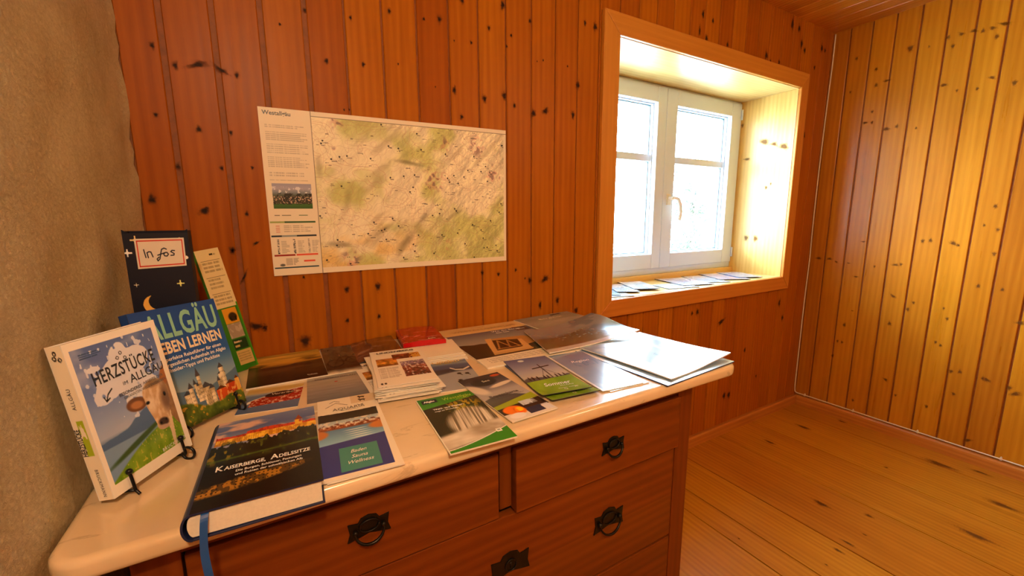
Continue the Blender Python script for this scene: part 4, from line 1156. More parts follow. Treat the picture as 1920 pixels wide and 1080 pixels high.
def sheet(name, quad, thick, art=None, px=(90, 130), edge='paper', mat='print', texts=(), bend=None, parent=None, flat_base=False):
    """a sheet, cover or brochure: printed face on a fine grid, real thickness, lettering on top.
    texts: (string, x, y, cap height in m, ink, options) with x, y as fractions from the top left"""
    TL, TR, BR, BL = [Vector(q) for q in quad]
    org = (TL + TR + BR + BL) / 4
    nrm = (BL - TL).cross(TR - TL).normalized()
    w, h = (TR - TL).length, (BL - TL).length
    nu, nv = px
    u, v = np.linspace(0, 1, nu), np.linspace(0, 1, nv)
    U_, V_ = np.meshgrid(u, v)
    tl, tr, br, bl = [np.array(q - org) for q in (TL, TR, BR, BL)]
    def P(a, b):
        a, b = np.asarray(a, float)[..., None], np.asarray(b, float)[..., None]
        p = (tl * (1 - a) + tr * a) * (1 - b) + (bl * (1 - a) + br * a) * b
        if bend is not None:
            p = p + np.array(nrm) * bend(a, b)
        return p
    top = P(U_, V_).reshape(-1, 3)
    nt_ = len(top)
    ri = list(range(nu)) + [r * nu + nu - 1 for r in range(1, nv)] + [(nv - 1) * nu + k for k in range(nu - 2, -1, -1)] + [r * nu for r in range(nv - 2, 0, -1)]
    rim = top[ri]
    full_bend = bend
    if flat_base:
        bend = None
    bot = P(U_, V_).reshape(-1, 3)[ri] - np.array(nrm) * thick
    # underside as a coarse grid following the bend
    cu_, cv_ = min(nu, 14), min(nv, 14)
    ub, vb = np.meshgrid(np.linspace(0, 1, cu_), np.linspace(0, 1, cv_))
    und = P(ub, vb).reshape(-1, 3) - np.array(nrm) * thick
    bend = full_bend
    verts = np.concatenate([top, rim, bot, und])
    faces = []
    i = (np.arange(nv - 1)[:, None] * nu + np.arange(nu - 1)[None, :]).ravel()
    quads = np.stack([i, i + nu, i + nu + 1, i + 1], 1)
    nr = len(ri)
    k = np.arange(nr)
    side = np.stack([nt_ + k, nt_ + (k + 1) % nr, nt_ + nr + (k + 1) % nr, nt_ + nr + k], 1)
    i2 = (np.arange(cv_ - 1)[:, None] * cu_ + np.arange(cu_ - 1)[None, :]).ravel() + nt_ + 2 * nr
    uq = np.stack([i2, i2 + 1, i2 + cu_ + 1, i2 + cu_], 1)
    loops = [quads, side, uq]
    midx = [np.zeros(len(quads), int), np.ones(len(side), int), np.ones(len(uq), int)]
    smooth = [np.ones(len(quads), bool), np.zeros(len(side), bool), np.ones(len(uq), bool)]
    mats = [M[mat], M[edge]]
    tv, tf, tm = [], [], []
    for t in texts:
        body, x, y, cap, ink = t[:5]
        op = dict(t[5]) if len(t) > 5 else {}
        rot = R(op.pop('rot', 0))
        lift = op.pop('lift', 0.00045)
        fit = op.pop('fit', None)
        vv, ff = text_verts(body, cap, **op)
        if not vv:
            continue
        a = np.array(vv)
        if fit:
            a[:, 0] = (a[:, 0] - a[:, 0].min()) * fit * w / np.ptp(a[:, 0])
        ca, sa = math.cos(rot), math.sin(rot)
        X2, Y2 = a[:, 0] * ca - a[:, 1] * sa, a[:, 0] * sa + a[:, 1] * ca
        q = P(x + X2 / w, y - Y2 / h) + np.array(nrm) * lift
        if M[ink] not in mats:
            mats.append(M[ink])
        base = len(verts) + len(tv)
        tv += q.tolist()
        tf += [tuple(j + base for j in f_) for f_ in ff]
        tm += [mats.index(M[ink])] * len(ff)
    me = bpy.data.meshes.new(name)
    if tv:
        verts = np.concatenate([verts, np.array(tv)])
    allq = np.concatenate(loops)
    me.vertices.add(len(verts))
    me.vertices.foreach_set('co', verts.astype(np.float32).ravel())
    li = allq.ravel().tolist() + [j for f_ in tf for j in f_]
    ls = np.cumsum([0] + [4] * len(allq) + [len(f_) for f_ in tf])[:-1]
    me.loops.add(len(li))
    me.loops.foreach_set('vertex_index', np.array(li, np.int32))
    me.polygons.add(len(ls))
    me.polygons.foreach_set('loop_start', ls.astype(np.int32))
    me.polygons.foreach_set('material_index', np.concatenate(midx + [np.array(tm, int)]).astype(np.int32))
    me.polygons.foreach_set('use_smooth', np.concatenate(smooth + [np.zeros(len(tf), bool)]))
    for m in mats:
        me.materials.append(m)
    me.update(calc_edges=True)
    me.validate()
    at = me.color_attributes.new('print', 'FLOAT_COLOR', 'POINT')
    col = np.ones((len(me.vertices), 4), np.float32)
    if art is not None:
        c = np.clip(art(U_, V_), 0, 1).reshape(-1, 3)
        col[:nt_, :3] = np.where(c < .04045, c / 12.92, ((c + .055) / 1.055) ** 2.4)
    at.data.foreach_set('color', col.ravel())
    o = link(bpy.data.objects.new(name, me), parent)
    o.location = org - wloc(parent)
    return o

# ------------------------------------------------------------------ wall map
MY = YB - 0.004
map_q = [Vector((-.002, MY, 1.512)), Vector((.738, MY, 1.522)), Vector((.736, MY, 1.069)), Vector((-.002, MY, 1.066))]
o = sheet('wall_map', map_q, .0012, a_map, (760, 470), 'white_paper', 'print_matt',
          [('Westallgäu', .012, .040, .0105, 'i_dark', dict(bold=.03)), ('Westallgäu', .30, .035, .0001, 'i_dark')][:1])
tag(o, 'large hiking map of the region with text and legend column, pinned on board wall', 'map')

# ------------------------------------------------------------------ dresser with marble top
D = thing('dresser', 'red-brown wooden chest of drawers with a pale marble top under the map', 'chest of drawers', (0.36, 0.98, 0))
cx0_, cx1_, fy = -0.195, 0.915, 0.650
mb = MB()
mb.box((cx0_, fy + .018, .05), (cx0_ + .022, 1.29, .8089)); mb.box((cx1_ - .022, fy + .018, .05), (cx1_, 1.29, .8089))
mb.box((cx0_ + .022, 1.275, .05), (cx1_ - .022, 1.29, .8089))
mb.box((cx0_ + .022, fy + .03, .778), (cx1_ - .022, 1.275, .8089))
mb.build('case', [M['dresser_v']], D, bevel=.001)
for nm, a, b, mt in (('stile', (cx0_, fy, .05), (-.143, fy + .018, .8089), 'dresser_v'), ('stile', (.861, fy, .05), (cx1_, fy + .018, .8089), 'dresser_v'), ('stile', (.3445, fy + .001, .650), (.3715, fy + .018, .7775), 'dresser_v'),
                     ('leg', (cx0_, fy, 0), (-.143, fy + .07, .05), 'dresser_v'), ('leg', (.861, fy, 0), (cx1_, fy + .07, .05), 'dresser_v'), ('leg', (cx0_, 1.22, 0), (-.143, 1.29, .05), 'dresser_v'), ('leg', (.861, 1.22, 0), (cx1_, 1.29, .05), 'dresser_v'),
                     ('rail', (-.143, fy, .7775), (.861, fy + .018, .8089), 'dresser_h'), ('rail', (-.143, fy, .05), (.861, fy + .018, .122), 'dresser_h')):
    mb = MB()
    mb.box(a, b)
    mb.build(nm, [M[mt]], D, bevel=.0012)
mb = MB(); mb.box((-.173, fy + .0205, .06), (.893, fy + .030, .778)); mb.build('gap_shade_sheet', [M['gap']], D)  # near-black sheet that paints the shade in the gaps around the drawers
def bail(parent, cx, cz, s, ring=True, y=None):
    y0 = (fy if y is None else y)
    b = MB()
    w, h = .036 * s, .022 * s
    out = [(-w - .004, -h * .95), (-w * .98, -h * .2), (-w - .002, h * .75), (-w * .55, h * .62), (-w * .40, h), (0, h * 1.18), (w * .40, h), (w * .55, h * .62), (w + .002, h * .75), (w * .98, -h * .2), (w + .004, -h * .95), (w * .5, -h * .75), (0, -h * .55), (-w * .5, -h * .75)]
    b.prism([(cx + x, y0, cz + z) for x, z in out], (0, -.0025, 0))
    hd = b.build('drawer_handle' if ring else 'escutcheon', [M['bronze']], parent, bevel=.0006)
    b = MB()
    if ring:
        for sg in (-1, 1):
            b.ball((cx + sg * w * .72, y0 - .006, cz - .001), .0048 * max(s, .8), seg=10)
        pts = [(cx + w * .74 * math.cos(t), y0 - .007 - .006 * math.sin(t), cz - .002 - .025 * s * math.sin(t)) for t in np.linspace(0, PI, 22)]
        b.tube(pts, [.0016 + .0014 * math.sin(t) for t in np.linspace(0, PI, 22)], seg=8)
        pts = [(cx + w * .5 * math.cos(t), y0 - .0045, cz + .004 + h * .55 * math.sin(t)) for t in np.linspace(0, 2 * PI, 20)]
        b.tube(pts, .0014, seg=6)
        b.build('bail', [M['bronze']], hd, smooth=True)
    else:
        pts = [(cx + w * .30 * math.cos(t), y0 - .0035, cz + h * .5 * math.sin(t)) for t in np.linspace(0, 2 * PI, 20)]
        b.tube(pts, .0012, seg=6)
        b.box((cx - .0012, y0 - .0035, cz - .006), (cx + .0012, y0 - .002, cz + .006), 0)
        b.build('keyhole', [M['iron']], hd, smooth=True)
def drawer(x0, x1, z0, z1, proud, handles, label=None):
    mb = MB()
    mb.box((x0, fy + .0005 - proud, z0), (x1, fy + .0195, z1))
    d = mb.build('drawer', [M['dresser_h']], D, bevel=.0016)
    for hx, hz, s, rg in handles:
        bail(d, hx, hz, s, rg, fy + .0005 - proud)
drawer(-.139, .3405, .6365, .774, .004, [(.098, .721, .86, True)])
drawer(.3755, .857, .639, .774, .012, [(.630, .712, .84, True)])
drawer(-.139, .857, .380, .632, .001, [(.635, .515, 1.18, True), (.366, .520, 1.18, False), (.09, .515, 1.18, True)])
drawer(-.139, .857, .126, .373, .001, [(.635, .26, 1.18, True), (.366, .265, 1.18, False), (.09, .26, 1.18, True)])
# marble slab
def slab(x0, x1, y0, y1, radii, prof):
    cs = []
    for (cx, cy, a0), r in zip(((x0, y0, PI), (x1, y0, 1.5 * PI), (x1, y1, 0), (x0, y1, .5 * PI)), radii):
        sx, sy = (1 if cx == x0 else -1), (1 if cy == y0 else -1)
        for k in range(9):
            a = a0 + k * PI / 16
            cs.append((cx + sx * r, cy + sy * r, math.cos(a), math.sin(a), r))
    rings = [[(c[0] + c[2] * (c[4] - i), c[1] + c[3] * (c[4] - i), z) for c in cs] for i, z in prof]
    n = len(cs)
    v = [p for r_ in rings for p in r_]
    f = [(i * n + k, i * n + (k + 1) % n, (i + 1) * n + (k + 1) % n, (i + 1) * n + k) for i in range(len(prof) - 1) for k in range(n)]
    f += [tuple(range(n - 1, -1, -1)), tuple((len(prof) - 1) * n + k for k in range(n))]
    mb = MB(); mb.add(v, f)
    return mb
mb = slab(-.258, 1.050, .603, 1.318, (.040, .050, .012, .012), [(.009, .8091), (.004, .8105), (.001, .8135), (0, .818), (0, .829), (.001, .8330), (.0035, .8360), (.007, .8375), (.011, T)])
mt = mb.build('marble_top', [M['marble']], D)
for p_ in mt.data.polygons:
    p_.use_smooth = len(p_.vertices) == 4

# ------------------------------------------------------------------ upright books on wire stands
def axes(yaw, tilt, roll):
    Mx = Matrix.Rotation(yaw, 3, 'Z') @ Matrix(((1, 0, 0), (0, math.cos(tilt), math.sin(tilt)), (0, -math.sin(tilt), math.cos(tilt)))) @ Matrix(((math.cos(roll), 0, math.sin(roll)), (0, 1, 0), (-math.sin(roll), 0, math.cos(roll))))
    return Mx @ Vector((1, 0, 0)), Mx @ Vector((0, 0, 1)), Mx @ Vector((0, -1, 0))
def solid(mb, o_, a, b, c, m=0):
    v = [o_, o_ + a, o_ + a + b, o_ + b, o_ + c, o_ + a + c, o_ + a + b + c, o_ + b + c]
    mb.add(v, [(0, 3, 2, 1), (4, 5, 6, 7), (0, 1, 5, 4), (1, 2, 6, 5), (2, 3, 7, 6), (3, 0, 4, 7)], m)
def upright_book(x, y, zb, yaw, tilt, roll, w, h, t, art, px, ftexts, spine_art, stexts, label, edge):
    u, v, n = axes(yaw, tilt, roll)
    BL = Vector((x, y, zb))
    tk = .0012
    th = thing('book', label, 'book', BL - n * t / 2)
    sheet('front_cover', [BL + v * h, BL + u * w + v * h, BL + u * w, BL], tk, art, px, edge, 'print', ftexts, parent=th)
    B2 = BL - n * (t - tk)
    mb = MB(); solid(mb, B2, u * w, v * h, -n * tk); mb.build('back_cover', [M[edge]], th)
    Bs = BL - n * tk
    sheet('spine', [Bs + v * h - n * (t - 2 * tk), Bs + v * h, Bs, Bs - n * (t - 2 * tk)], tk, spine_art, (24, 160), edge, 'print', stexts, parent=th)
    mb = MB(); solid(mb, BL + u * (tk + .0004) + v * .0012 - n * (tk + .0002), u * (w - tk - .002), v * (h - .0024), -n * (t - 2 * tk - .0004)); mb.build('page_block', [M['paper']], th)
    return u, v, n, BL
def stand(BL, u, v, n, w, t, label, fr=(.18, .84), scroll=(0, 1), back=.06):
    nh = Vector((n.x, n.y, 0)).normalized()
    uh = Vector((u.x, u.y, 0)).normalized()
    th = thing('wire_book_stand', label, 'book stand', (BL.x, BL.y, T))
    r = .0021
    for k, f_ in enumerate(fr):
        B = BL + u * w * f_
        g = Vector((B.x, B.y, T + r))
        ball = B + v * .024 + n * .0045
        b = MB()
        low = B + n * .0048 - v * .004
        if scroll[k]:
            c = g + nh * .010 + Vector((0, 0, .0085))
            pts = [ball, B + n * .0048 + v * .008, low] + [c + nh * (-.010 * math.cos(a)) + Vector((0, 0, -.010 * math.sin(a))) for a in np.linspace(.1, 5.2, 16)]
        else:
            pts = [ball, B + n * .0048 + v * .008, low, g + nh * .0075 + Vector((0, 0, .004)), g + nh * .011]
        b.tube(spline(pts, 4), r, seg=8)
        b.ball(ball, .0042)
        b.build('hook', [M['iron']], th, smooth=True)
        b = MB()
        back_ = g - nh * (t + back)
        b.tube([low - n * .0002 - v * .001, B - v * .0036 - n * (t + .002), back_], r, seg=8)
        b.build('foot', [M['iron']], th, smooth=True)
    a_, c_ = [BL + u * w * f_ for f_ in fr]
    b = MB()
    top = (a_ + c_) / 2 - n * (t + .004) + v * .05
    b.tube(spline([a_ - n * (t + .004) - v * .003, a_ - n * (t + .004) + v * .03, top, c_ - n * (t + .004) + v * .03, c_ - n * (t + .004) - v * .003], 5), r, seg=8)
    b.build('back_rest', [M['iron']], th, smooth=True)

ub = upright_book(-.213, .704, T + .012, 1.032, .155, -.004, .135, .217, .022, a_cow, (230, 340),
    [('HERZSTÜCKE', .17, .300, .0185, 'i_black', dict(bold=.022, fit=.70, rot=3, spacing=1.1)),
     ('IM', .43, .362, .0052, 'i_black', dict(sx=1.1)), ('ALLGÄU', .52, .368, .0125, 'i_black', dict(fit=.42, bold=.008, rot=2)),
     ('BESONDERES', .36, .425, .0046, 'i_dark', dict(bold=.03, fit=.26, rot=2)), ('ABSEITS DER', .64, .412, .0042, 'i_dark', dict(fit=.26, rot=2)),
     ('BEKANNTEN WEGE ENTDECKEN', .40, .452, .0040, 'i_dark', dict(fit=.52, rot=2)),
     ('BRUCKMANN', .62, .915, .0052, 'i_white', dict(spacing=1.3, sx=.8, rot=0))],
    a_cowspine,
    [('BRUCKMANN', .40, .79, .0046, 'i_dark', dict(rot=-90, spacing=1.25, sx=.85)), ('HERZSTÜCKE', .34, .70, .0072, 'i_black', dict(rot=90, bold=.03, sx=.62)),
     ('ALLGÄU', .66, .40, .0052, 'i_dark', dict(rot=90, spacing=1.1))],
    'white paperback with a brown cow and lake on its cover, standing nearest the left wall', 'white_paper')
stand(ub[3], ub[0], ub[1], ub[2], .135, .022, 'black wire stand holding the cow book, scroll foot in front', scroll=(0, 1), back=.0)
ub = upright_book(-.183, .869, T + .012, .816, .258, .015, .158, .222, .020, a_castle, (200, 290),
    [('ALLGÄU', .12, .245, .0430, 'i_mint', dict(bold=.036, fit=.83, spacing=1.06)), ('LIEBEN LERNEN', .12, .372, .0205, 'i_cream', dict(bold=.045, fit=.82, spacing=1.03)),
     ('Der perfekte Reiseführer für einen', .12, .432, .0066, 'i_white', dict(bold=.02, fit=.78)), ('unvergesslichen Aufenthalt im Allgäu', .12, .478, .0066, 'i_white', dict(bold=.02, fit=.82)),
     ('inkl. Insider-Tipps und Packliste', .12, .524, .0066, 'i_white', dict(bold=.02, fit=.72))],
    lambda X, Y: np.zeros(X.shape + (3,)) + H('16489A'), [], 'dark blue guide book with a castle photo, behind the cow book', 'blue_cloth')
stand(ub[3], ub[0], ub[1], ub[2], .158, .020, 'black wire stand under the castle guide book', fr=(.16, .86), scroll=(1, 1), back=.0)

# ------------------------------------------------------------------ starry file box with the hand-written label
F_ = thing('magazine_file', 'dark blue cardboard file box printed with moon and stars, labelled Infos', 'file box', (-.189, 1.043, T))
fx0, fx1, fy0, fy1, fz = -.238, -.141, 1.024, 1.062, 1.196
sheet('front_panel', [Vector((fx0, fy0, fz)), Vector((fx1, fy0, fz)), Vector((fx1, fy0, T + .0005)), Vector((fx0, fy0, T + .0005))], .003, a_star, (150, 380), 'navy', 'print_matt', parent=F_)
mb = MB()
mb.box((fx0, fy0 + .003, T + .0005), (fx0 + .003, fy1, fz + .004)); mb.box((fx1 - .003, fy0 + .003, T + .0005), (fx1, fy1, fz + .004))
mb.box((fx0 + .003, fy1 - .003, T + .0005), (fx1 - .003, fy1, fz + .004)); mb.box((fx0 + .003, fy0 + .003, T + .0005), (fx1 - .003, fy1 - .003, T + .0035))
for sx_, ex in ((fx0, .011), (fx1, -.011)):
    mb.prism([(sx_, fy0, fz), (sx_ + ex, fy0, fz), (sx_ + ex * .4, fy0, fz + .004), (sx_, fy0, fz + .007)], (0, .003, 0))
mb.build('body', [M['navy']], F_)
o = sheet('label', [Vector((-.222, fy0 - .0006, 1.186)), Vector((-.148, fy0 - .0006, 1.1865)), Vector((-.149, fy0 - .0006, 1.132)), Vector((-.222, fy0 - .0006, 1.1295))], .0005, a_label, (220, 140), 'white_paper', 'print_matt', parent=F_)
tag(o, 'white label with red border and hand-written word')
# tall hiking brochure
o = sheet('brochure', [Vector((-.161, 1.218, 1.147)), Vector((-.117, 1.252, 1.154)), Vector((-.058, 1.248, .8395)), Vector((-.104, 1.212, .8395))], .010, a_hiking, (90, 300), 'green_edge', 'print',
          [('Premium', .30, .765, .006, 'i_cream', dict(sx=.6))])
tag(o, 'tall narrow green and cream brochure leaning beside the starry file box', 'brochure')

# ------------------------------------------------------------------ thick palace book lying at the front edge
K = thing('book', 'thick hardback with a golden palace cover and blue ribbon, lying at the front edge', 'book', (-.036, .697, T))
kz, kt = T + .0003, .036
ka = R(-2)
kr = lambda a, b, z: Vector((-.036 + a * math.cos(ka) - b * math.sin(ka), .697 + a * math.sin(ka) + b * math.cos(ka), z))
hw, hh = .073, .126
sheet('front_cover', [kr(-hw, hh, kz + kt), kr(hw, hh, kz + kt), kr(hw, -hh, kz + kt), kr(-hw, -hh, kz + kt)], .0025, a_palace, (230, 350), 'blue_cloth', 'print',
      [('K', .10, .655, .0135, 'i_white', dict(bold=.03, fit=.062)), ('AISERBERGE,', .168, .655, .0095, 'i_white', dict(bold=.03, fit=.345)), ('A', .555, .655, .0135, 'i_white', dict(bold=.03, fit=.07)), ('DELSSITZE', .630, .655, .0095, 'i_white', dict(bold=.03, fit=.285)),
       ('Die Burgen, Schlösser, Festungen', .27, .700, .0056, 'i_white', dict(bold=.02, fit=.56)), ('und Ruinen der schwäbischen Alb', .27, .738, .0056, 'i_white', dict(bold=.02, fit=.57))], parent=K)
mb = MB(); solid(mb, kr(-hw, -hh, kz), kr(hw, -hh, kz) - kr(-hw, -hh, kz), kr(-hw, hh, kz) - kr(-hw, -hh, kz), Vector((0, 0, .0025)))
mb.build('back_cover', [M['blue_cloth']], K, bevel=.0008)
def arc(rad_o, off):
    return [(-hw - rad_o * math.sin(t), kz + kt / 2 - .0005 + (kt / 2 - off) * math.cos(t)) for t in np.linspace(0, PI, 17)]
mb = MB()
so, si = arc(.0105, .0005), arc(.0080, .003)
ringp = so + si[::-1]
n_ = len(ringp)
v = [kr(a, -hh, z) for a, z in ringp] + [kr(a, hh, z) for a, z in ringp]
f = [(i, (i + 1) % n_, n_ + (i + 1) % n_, n_ + i) for i in range(n_)]
f += [(i, i + 1, n_ - 2 - i, n_ - 1 - i) for i in range(16)] + [(n_ + i, n_ + n_ - 1 - i, n_ + n_ - 2 - i, n_ + i + 1) for i in range(16)]
mb.add(v, f); mb.build('spine', [M['blue_cloth']], K, smooth=False)
mb = MB()
sp = [(a + .0012, z) for a, z in arc(.0055, .0045)]
pg = [(hw - .003, kz + .0028)] + [(hw - .003, kz + kt - .0028)] + sp
v = [kr(a, -hh + .003, z) for a, z in pg]
mb.prism(v, kr(0, hh - .003, 0) - kr(0, -hh + .003, 0))
mb.build('page_block', [M['paper']], K)
pts = spline([(-.098, .600, .8735), (-.0985, .5725, .8700), (-.1005, .5655, .852), (-.102, .5630, .826), (-.1005, .5605, .800), (-.0985, .5620, .778), (-.0950, .5590, .757), (-.0925, .5600, .735), (-.086, .562, .716)], 5)
mb = MB()
v, f = [], []
for i, p in enumerate(pts):
    tw = .35 * math.sin(i * .16) + .5 * (i / len(pts)) ** 2
    d = Vector((math.cos(tw), math.sin(tw) * .6, 0)) * .0042
    for q in (p - d, p + d, p + d + Vector((0, -.0005, 0)), p - d + Vector((0, -.0005, 0))):
        v.append(q)
for i in range(len(pts) - 1):
    for k in range(4):
        f.append((i * 4 + k, i * 4 + (k + 1) % 4, i * 4 + 4 + (k + 1) % 4, i * 4 + 4 + k))
mb.add(v, f); tag(mb.build('ribbon_bookmark', [M['ribbon']], K, smooth=False), 'blue satin ribbon hanging over the edge')

# ------------------------------------------------------------------ leaflets and magazines on the marble
def flat(label, cat, cx, cy, w, h, deg, z, th, art, px=(90, 150), texts=(), edge='paper', mat='print', bend=None, name=None, group=None, flat_base=False):
    o = sheet(name or cat, rquad(cx, cy, w, h, deg, T + z + th), th, art, px, edge, mat, texts, bend, flat_base=flat_base)
    return tag(o, label, cat, group)
def copy_of(o, cx, cy, deg, z, th, label, group=None, base=0.0):
    c = o.copy()
    sc.collection.objects.link(c)
    c.location = (cx, cy, T + z + th)
    c.rotation_euler = (0, 0, R(deg - base))
    c['label'] = label
    if group:
        c['group'] = group
    return c
# wooden-hut magazine and its neighbours along the wall
flat('dark sunset landscape brochure lying against the wall behind the palace book', 'brochure', .006, 1.192, .172, .242, 0, .0003, .004, a_dusk, (120, 90), [('Bodensee', .74, .90, .004, 'i_cream')])
flat('brown brochure with a bicycle, next to the dark sunset brochure', 'brochure', .135, 1.190, .082, .240, -1, .0005, .003, a_bike, (80, 120))
flat('dark plastic-wrapped pack lying against the wall behind the leaflet stack', 'pack', .238, 1.215, .125, .190, -3, .0005, .014,
     lambda X, Y: put(shade(np.zeros(X.shape + (3,)) + H('2A1C12'), .4 + 1.2 * fbm(X, Y, 6, 12, 3, 4)), 'C8A890', (fbm(X * 1 + Y * .3, Y, 3, 26, 6, 3) > .68) * .5), (80, 100), name='wrapped_pack', mat='print_gloss', edge='i_dark',
     bend=lambda a, b: .006 * np.sin(a * 3.14) * np.sin(b * 3.1) - .012 * (1 - a) ** 3 + .0008 * np.sin(a * 22 + b * 9), flat_base=True)
w_plus = flat('large magazine with a wooden hut picture, cream title band, by the wall', 'magazine', .607, 1.107, .304, .398, -1, .0003, .0045, a_plus, (200, 260),
     [('WIR', .46, .065, .010, 'i_brown', dict(bold=.03)), ('WESTALLGÄUPLUS', .12, .145, .0200, 'i_brown', dict(bold=.01, fit=.78)),
      ('Wo die Berge', .52, .262, .012, 'i_white', dict(bold=.02, sx=1.1)), ('den See', .54, .310, .010, 'i_white', dict(bold=.02, sx=1.1)), ('plus', .84, .275, .012, 'i_white', {})])
flat('grey magazine with faint title lying in the far corner under the curled one', 'magazine', .893, 1.225, .262, .170, 4, .0055, .003, a_grey, (120, 100), [('Bergblick', .30, .34, .016, 'i_cream', dict(sx=1.3))])
# curled lake magazine
def arr(p):
    return Vector(p)
lake_q = [arr((.700, 1.135, T + .013)), arr((.955, 1.098, T + .052)), arr((1.003, .918, T + .026)), arr((.640, .905, T + .0135))]
o = sheet('magazine', lake_q, .003, a_lakeside, (150, 110), 'white_paper', 'print_gloss', [], bend=lambda a, b: -.010 * np.sin(a * 3.14) * (1 - .4 * b) + .004 * np.sin(b * 6.2) * a)
tag(o, 'open magazine with curled-up corner and hillside photo, beneath the window corner', 'magazine')
# big magazines at the right end, window glare painted into their pale prints
flat('pale blue folded plan sticking out under the big white magazine', 'magazine', .885, .767, .285, .318, 4, .0003, .003, a_blue, (80, 80), (), 'blue_cloth', 'print_gloss', name='magazine')
flat('big pale winter magazine with a tiny skier at the right end of the marble', 'magazine', .905, .776, .276, .298, 6, .0042, .003, a_ski, (160, 170), (), 'white_paper', 'print_gloss',
     bend=lambda a, b: .010 * np.clip((a + b - 1.35) / .65, 0, 1) ** 2 + .0012 * (1 + np.sin(a * 7 + b * 3)))
b2 = flat('light blue travel brochure beside the green summer brochure, top copy', 'brochure', .674, .772, .114, .258, -6, .0024, .002, a_blue, (100, 170), [('Region', .30, .30, .014, 'i_white', dict(shear=.3))], 'white_paper', 'print_gloss')
copy_of(b2, .684, .768, -3, .0003, .002, 'light blue travel brochure, lower copy peeking out to the right', base=-6)
# summer brochures
s2 = flat('green and violet summer brochure with a summit cross, top copy', 'brochure', .548, .797, .122, .247, -9, .0048, .0014, a_sommer, (120, 220),
     [('Sommer', .25, .795, .0175, 'i_white', dict(shear=.25, bold=.015, fit=.55)), ('ALLGÄU', .52, .835, .006, 'i_white', dict(spacing=1.1)), ('Wandern   Radfahren', .42, .895, .004, 'i_white', {}), ('Q', .50, .94, .008, 'i_cream', {}), ('A', .74, .915, .008, 'i_cream', {})], 'i_dark',
     bend=lambda a, b: .006 * np.clip((b - .75) / .25, 0, 1) ** 2)
copy_of(s2, .549, .779, -5, .0008, .0014, 'green summer brochure, lower copy sliding out at the front', base=-9)
# route brochure, lake brochure, green brochure
flat('violet-grey brochure with a statue and harbour, partly covered, beside the leaflet stack', 'brochure', .367, .944, .106, .244, -9, .0003, .0018, a_lindau, (110, 190), [('Lindau', .12, .235, .017, 'i_gold', dict(bold=.02, sx=1.2)), ('Bodensee', .42, .53, .006, 'i_dark', {})])
flat('brochure titled Routenkarte with orange leaf corner, beside the green waterfall brochure', 'brochure', .410, .750, .109, .238, 3, .0024, .0022, a_route, (130, 220),
     [('Routenkarte', .16, .53, .0105, 'i_dark', dict(bold=.04, fit=.66)), ('für Wanderer und Genießer', .22, .565, .0045, 'i_dark', dict(sx=1.0)), ('See', .42, .17, .010, 'i_cream', {})])
flat('green brochure with a waterfall photo at the front edge of the marble', 'brochure', .289, .698, .124, .225, -3, .0003, .0030, a_fall, (170, 260),
     [('Allgäu', .10, .092, .0075, 'i_white', dict(bold=.05, sx=.85)), ('Westallgäu', .42, .115, .0130, 'i_lime', dict(fit=.50)), ('URLAUBSGEBIET', .62, .145, .0030, 'i_lime', {}),
      ('Wald- und Wasser-', .17, .275, .0066, 'i_white', dict(bold=.03, sx=.85)), ('wege im Westallgäu', .17, .315, .0050, 'i_white', dict(bold=.02, sx=.85))])
# timetable, oval-badge brochure, spa leaflet
flat('grey boat timetable leaflet above the white spa leaflet', 'leaflet', .100, .972, .124, .200, -4, .0005, .0012, a_ship, (120, 170), [('SCHIFFSFAHRPLAN', .13, .13, .0080, 'i_dark', dict(bold=.03, fit=.74)), ('2022', .88, .10, .004, 'i_dark', {})])
flat('lake leaflet with a dark oval badge and red boat band, above the palace book', 'leaflet', -.028, .994, .112, .134, -9, .0005, .0012, a_oval, (130, 150), [('Vorarlberg', .45, .385, .0095, 'i_cream', dict(shear=.2, sx=.9, rot=4))])
spa2 = flat('spa leaflet with pool photo, lower copy showing at its right edge', 'leaflet', .1025, .7535, .112, .302, -3.0, .0020, .0010, a_cream, (10, 10), (), 'white_paper')
flat('white spa leaflet with pool photo and teal square at the front edge', 'leaflet', .0975, .7555, .113, .304, -4.5, .0034, .0012, a_aquaria, (130, 330),
     [('AQUARIA', .24, .205, .0125, 'i_dark', dict(fit=.54, spacing=1.02)), ('ERLEBNISBAD', .38, .222, .0032, 'i_dark', dict(spacing=1.2)),
      ('Baden', .42, .775, .0100, 'i_white', dict(shear=.35, fit=.22)), ('Sauna', .42, .830, .0100, 'i_white', dict(shear=.35, fit=.22)), ('Wellness', .37, .885, .0100, 'i_white', dict(shear=.35, fit=.34))], 'white_paper')
# stack of town leaflets
town = flat('town leaflet with photo collage, topmost of the fanned stack', 'leaflet', .247, .975, .128, .252, -7, .0305, .0012, a_linden, (150, 240),
     [('LINDENBERG', .13, .100, .0120, 'i_black', dict(bold=.045, fit=.74))], 'white_paper', 'print', group='town leaflets in the fanned stack')
rs = random.Random(12)
for k in range(13):
    z = .0034 + k * .00205
    t_ = k / 12
    copy_of(town, .247 + rs.uniform(-.006, .006), .963 + .006 * t_ + rs.uniform(-.006, .006), -6 + rs.uniform(-5, 4), z, .0012, 'town leaflet lying in the fanned stack under the topmost one', base=-7)
for k, (x, y, a) in enumerate(((.226, .985, -2), (.222, .988, 1))):
    copy_of(town, x, y, a, .0003 + k * .0014, .0012, 'town leaflet at the bottom of the fanned stack, sticking out to the left', base=-7)
wl = flat('white leaflet on top of the small pile beside the red pack', 'leaflet', .386, 1.120, .116, .160, -4, .0110, .0016, a_cream, (12, 16), (), 'white_paper', group='white leaflets beside the red pack')
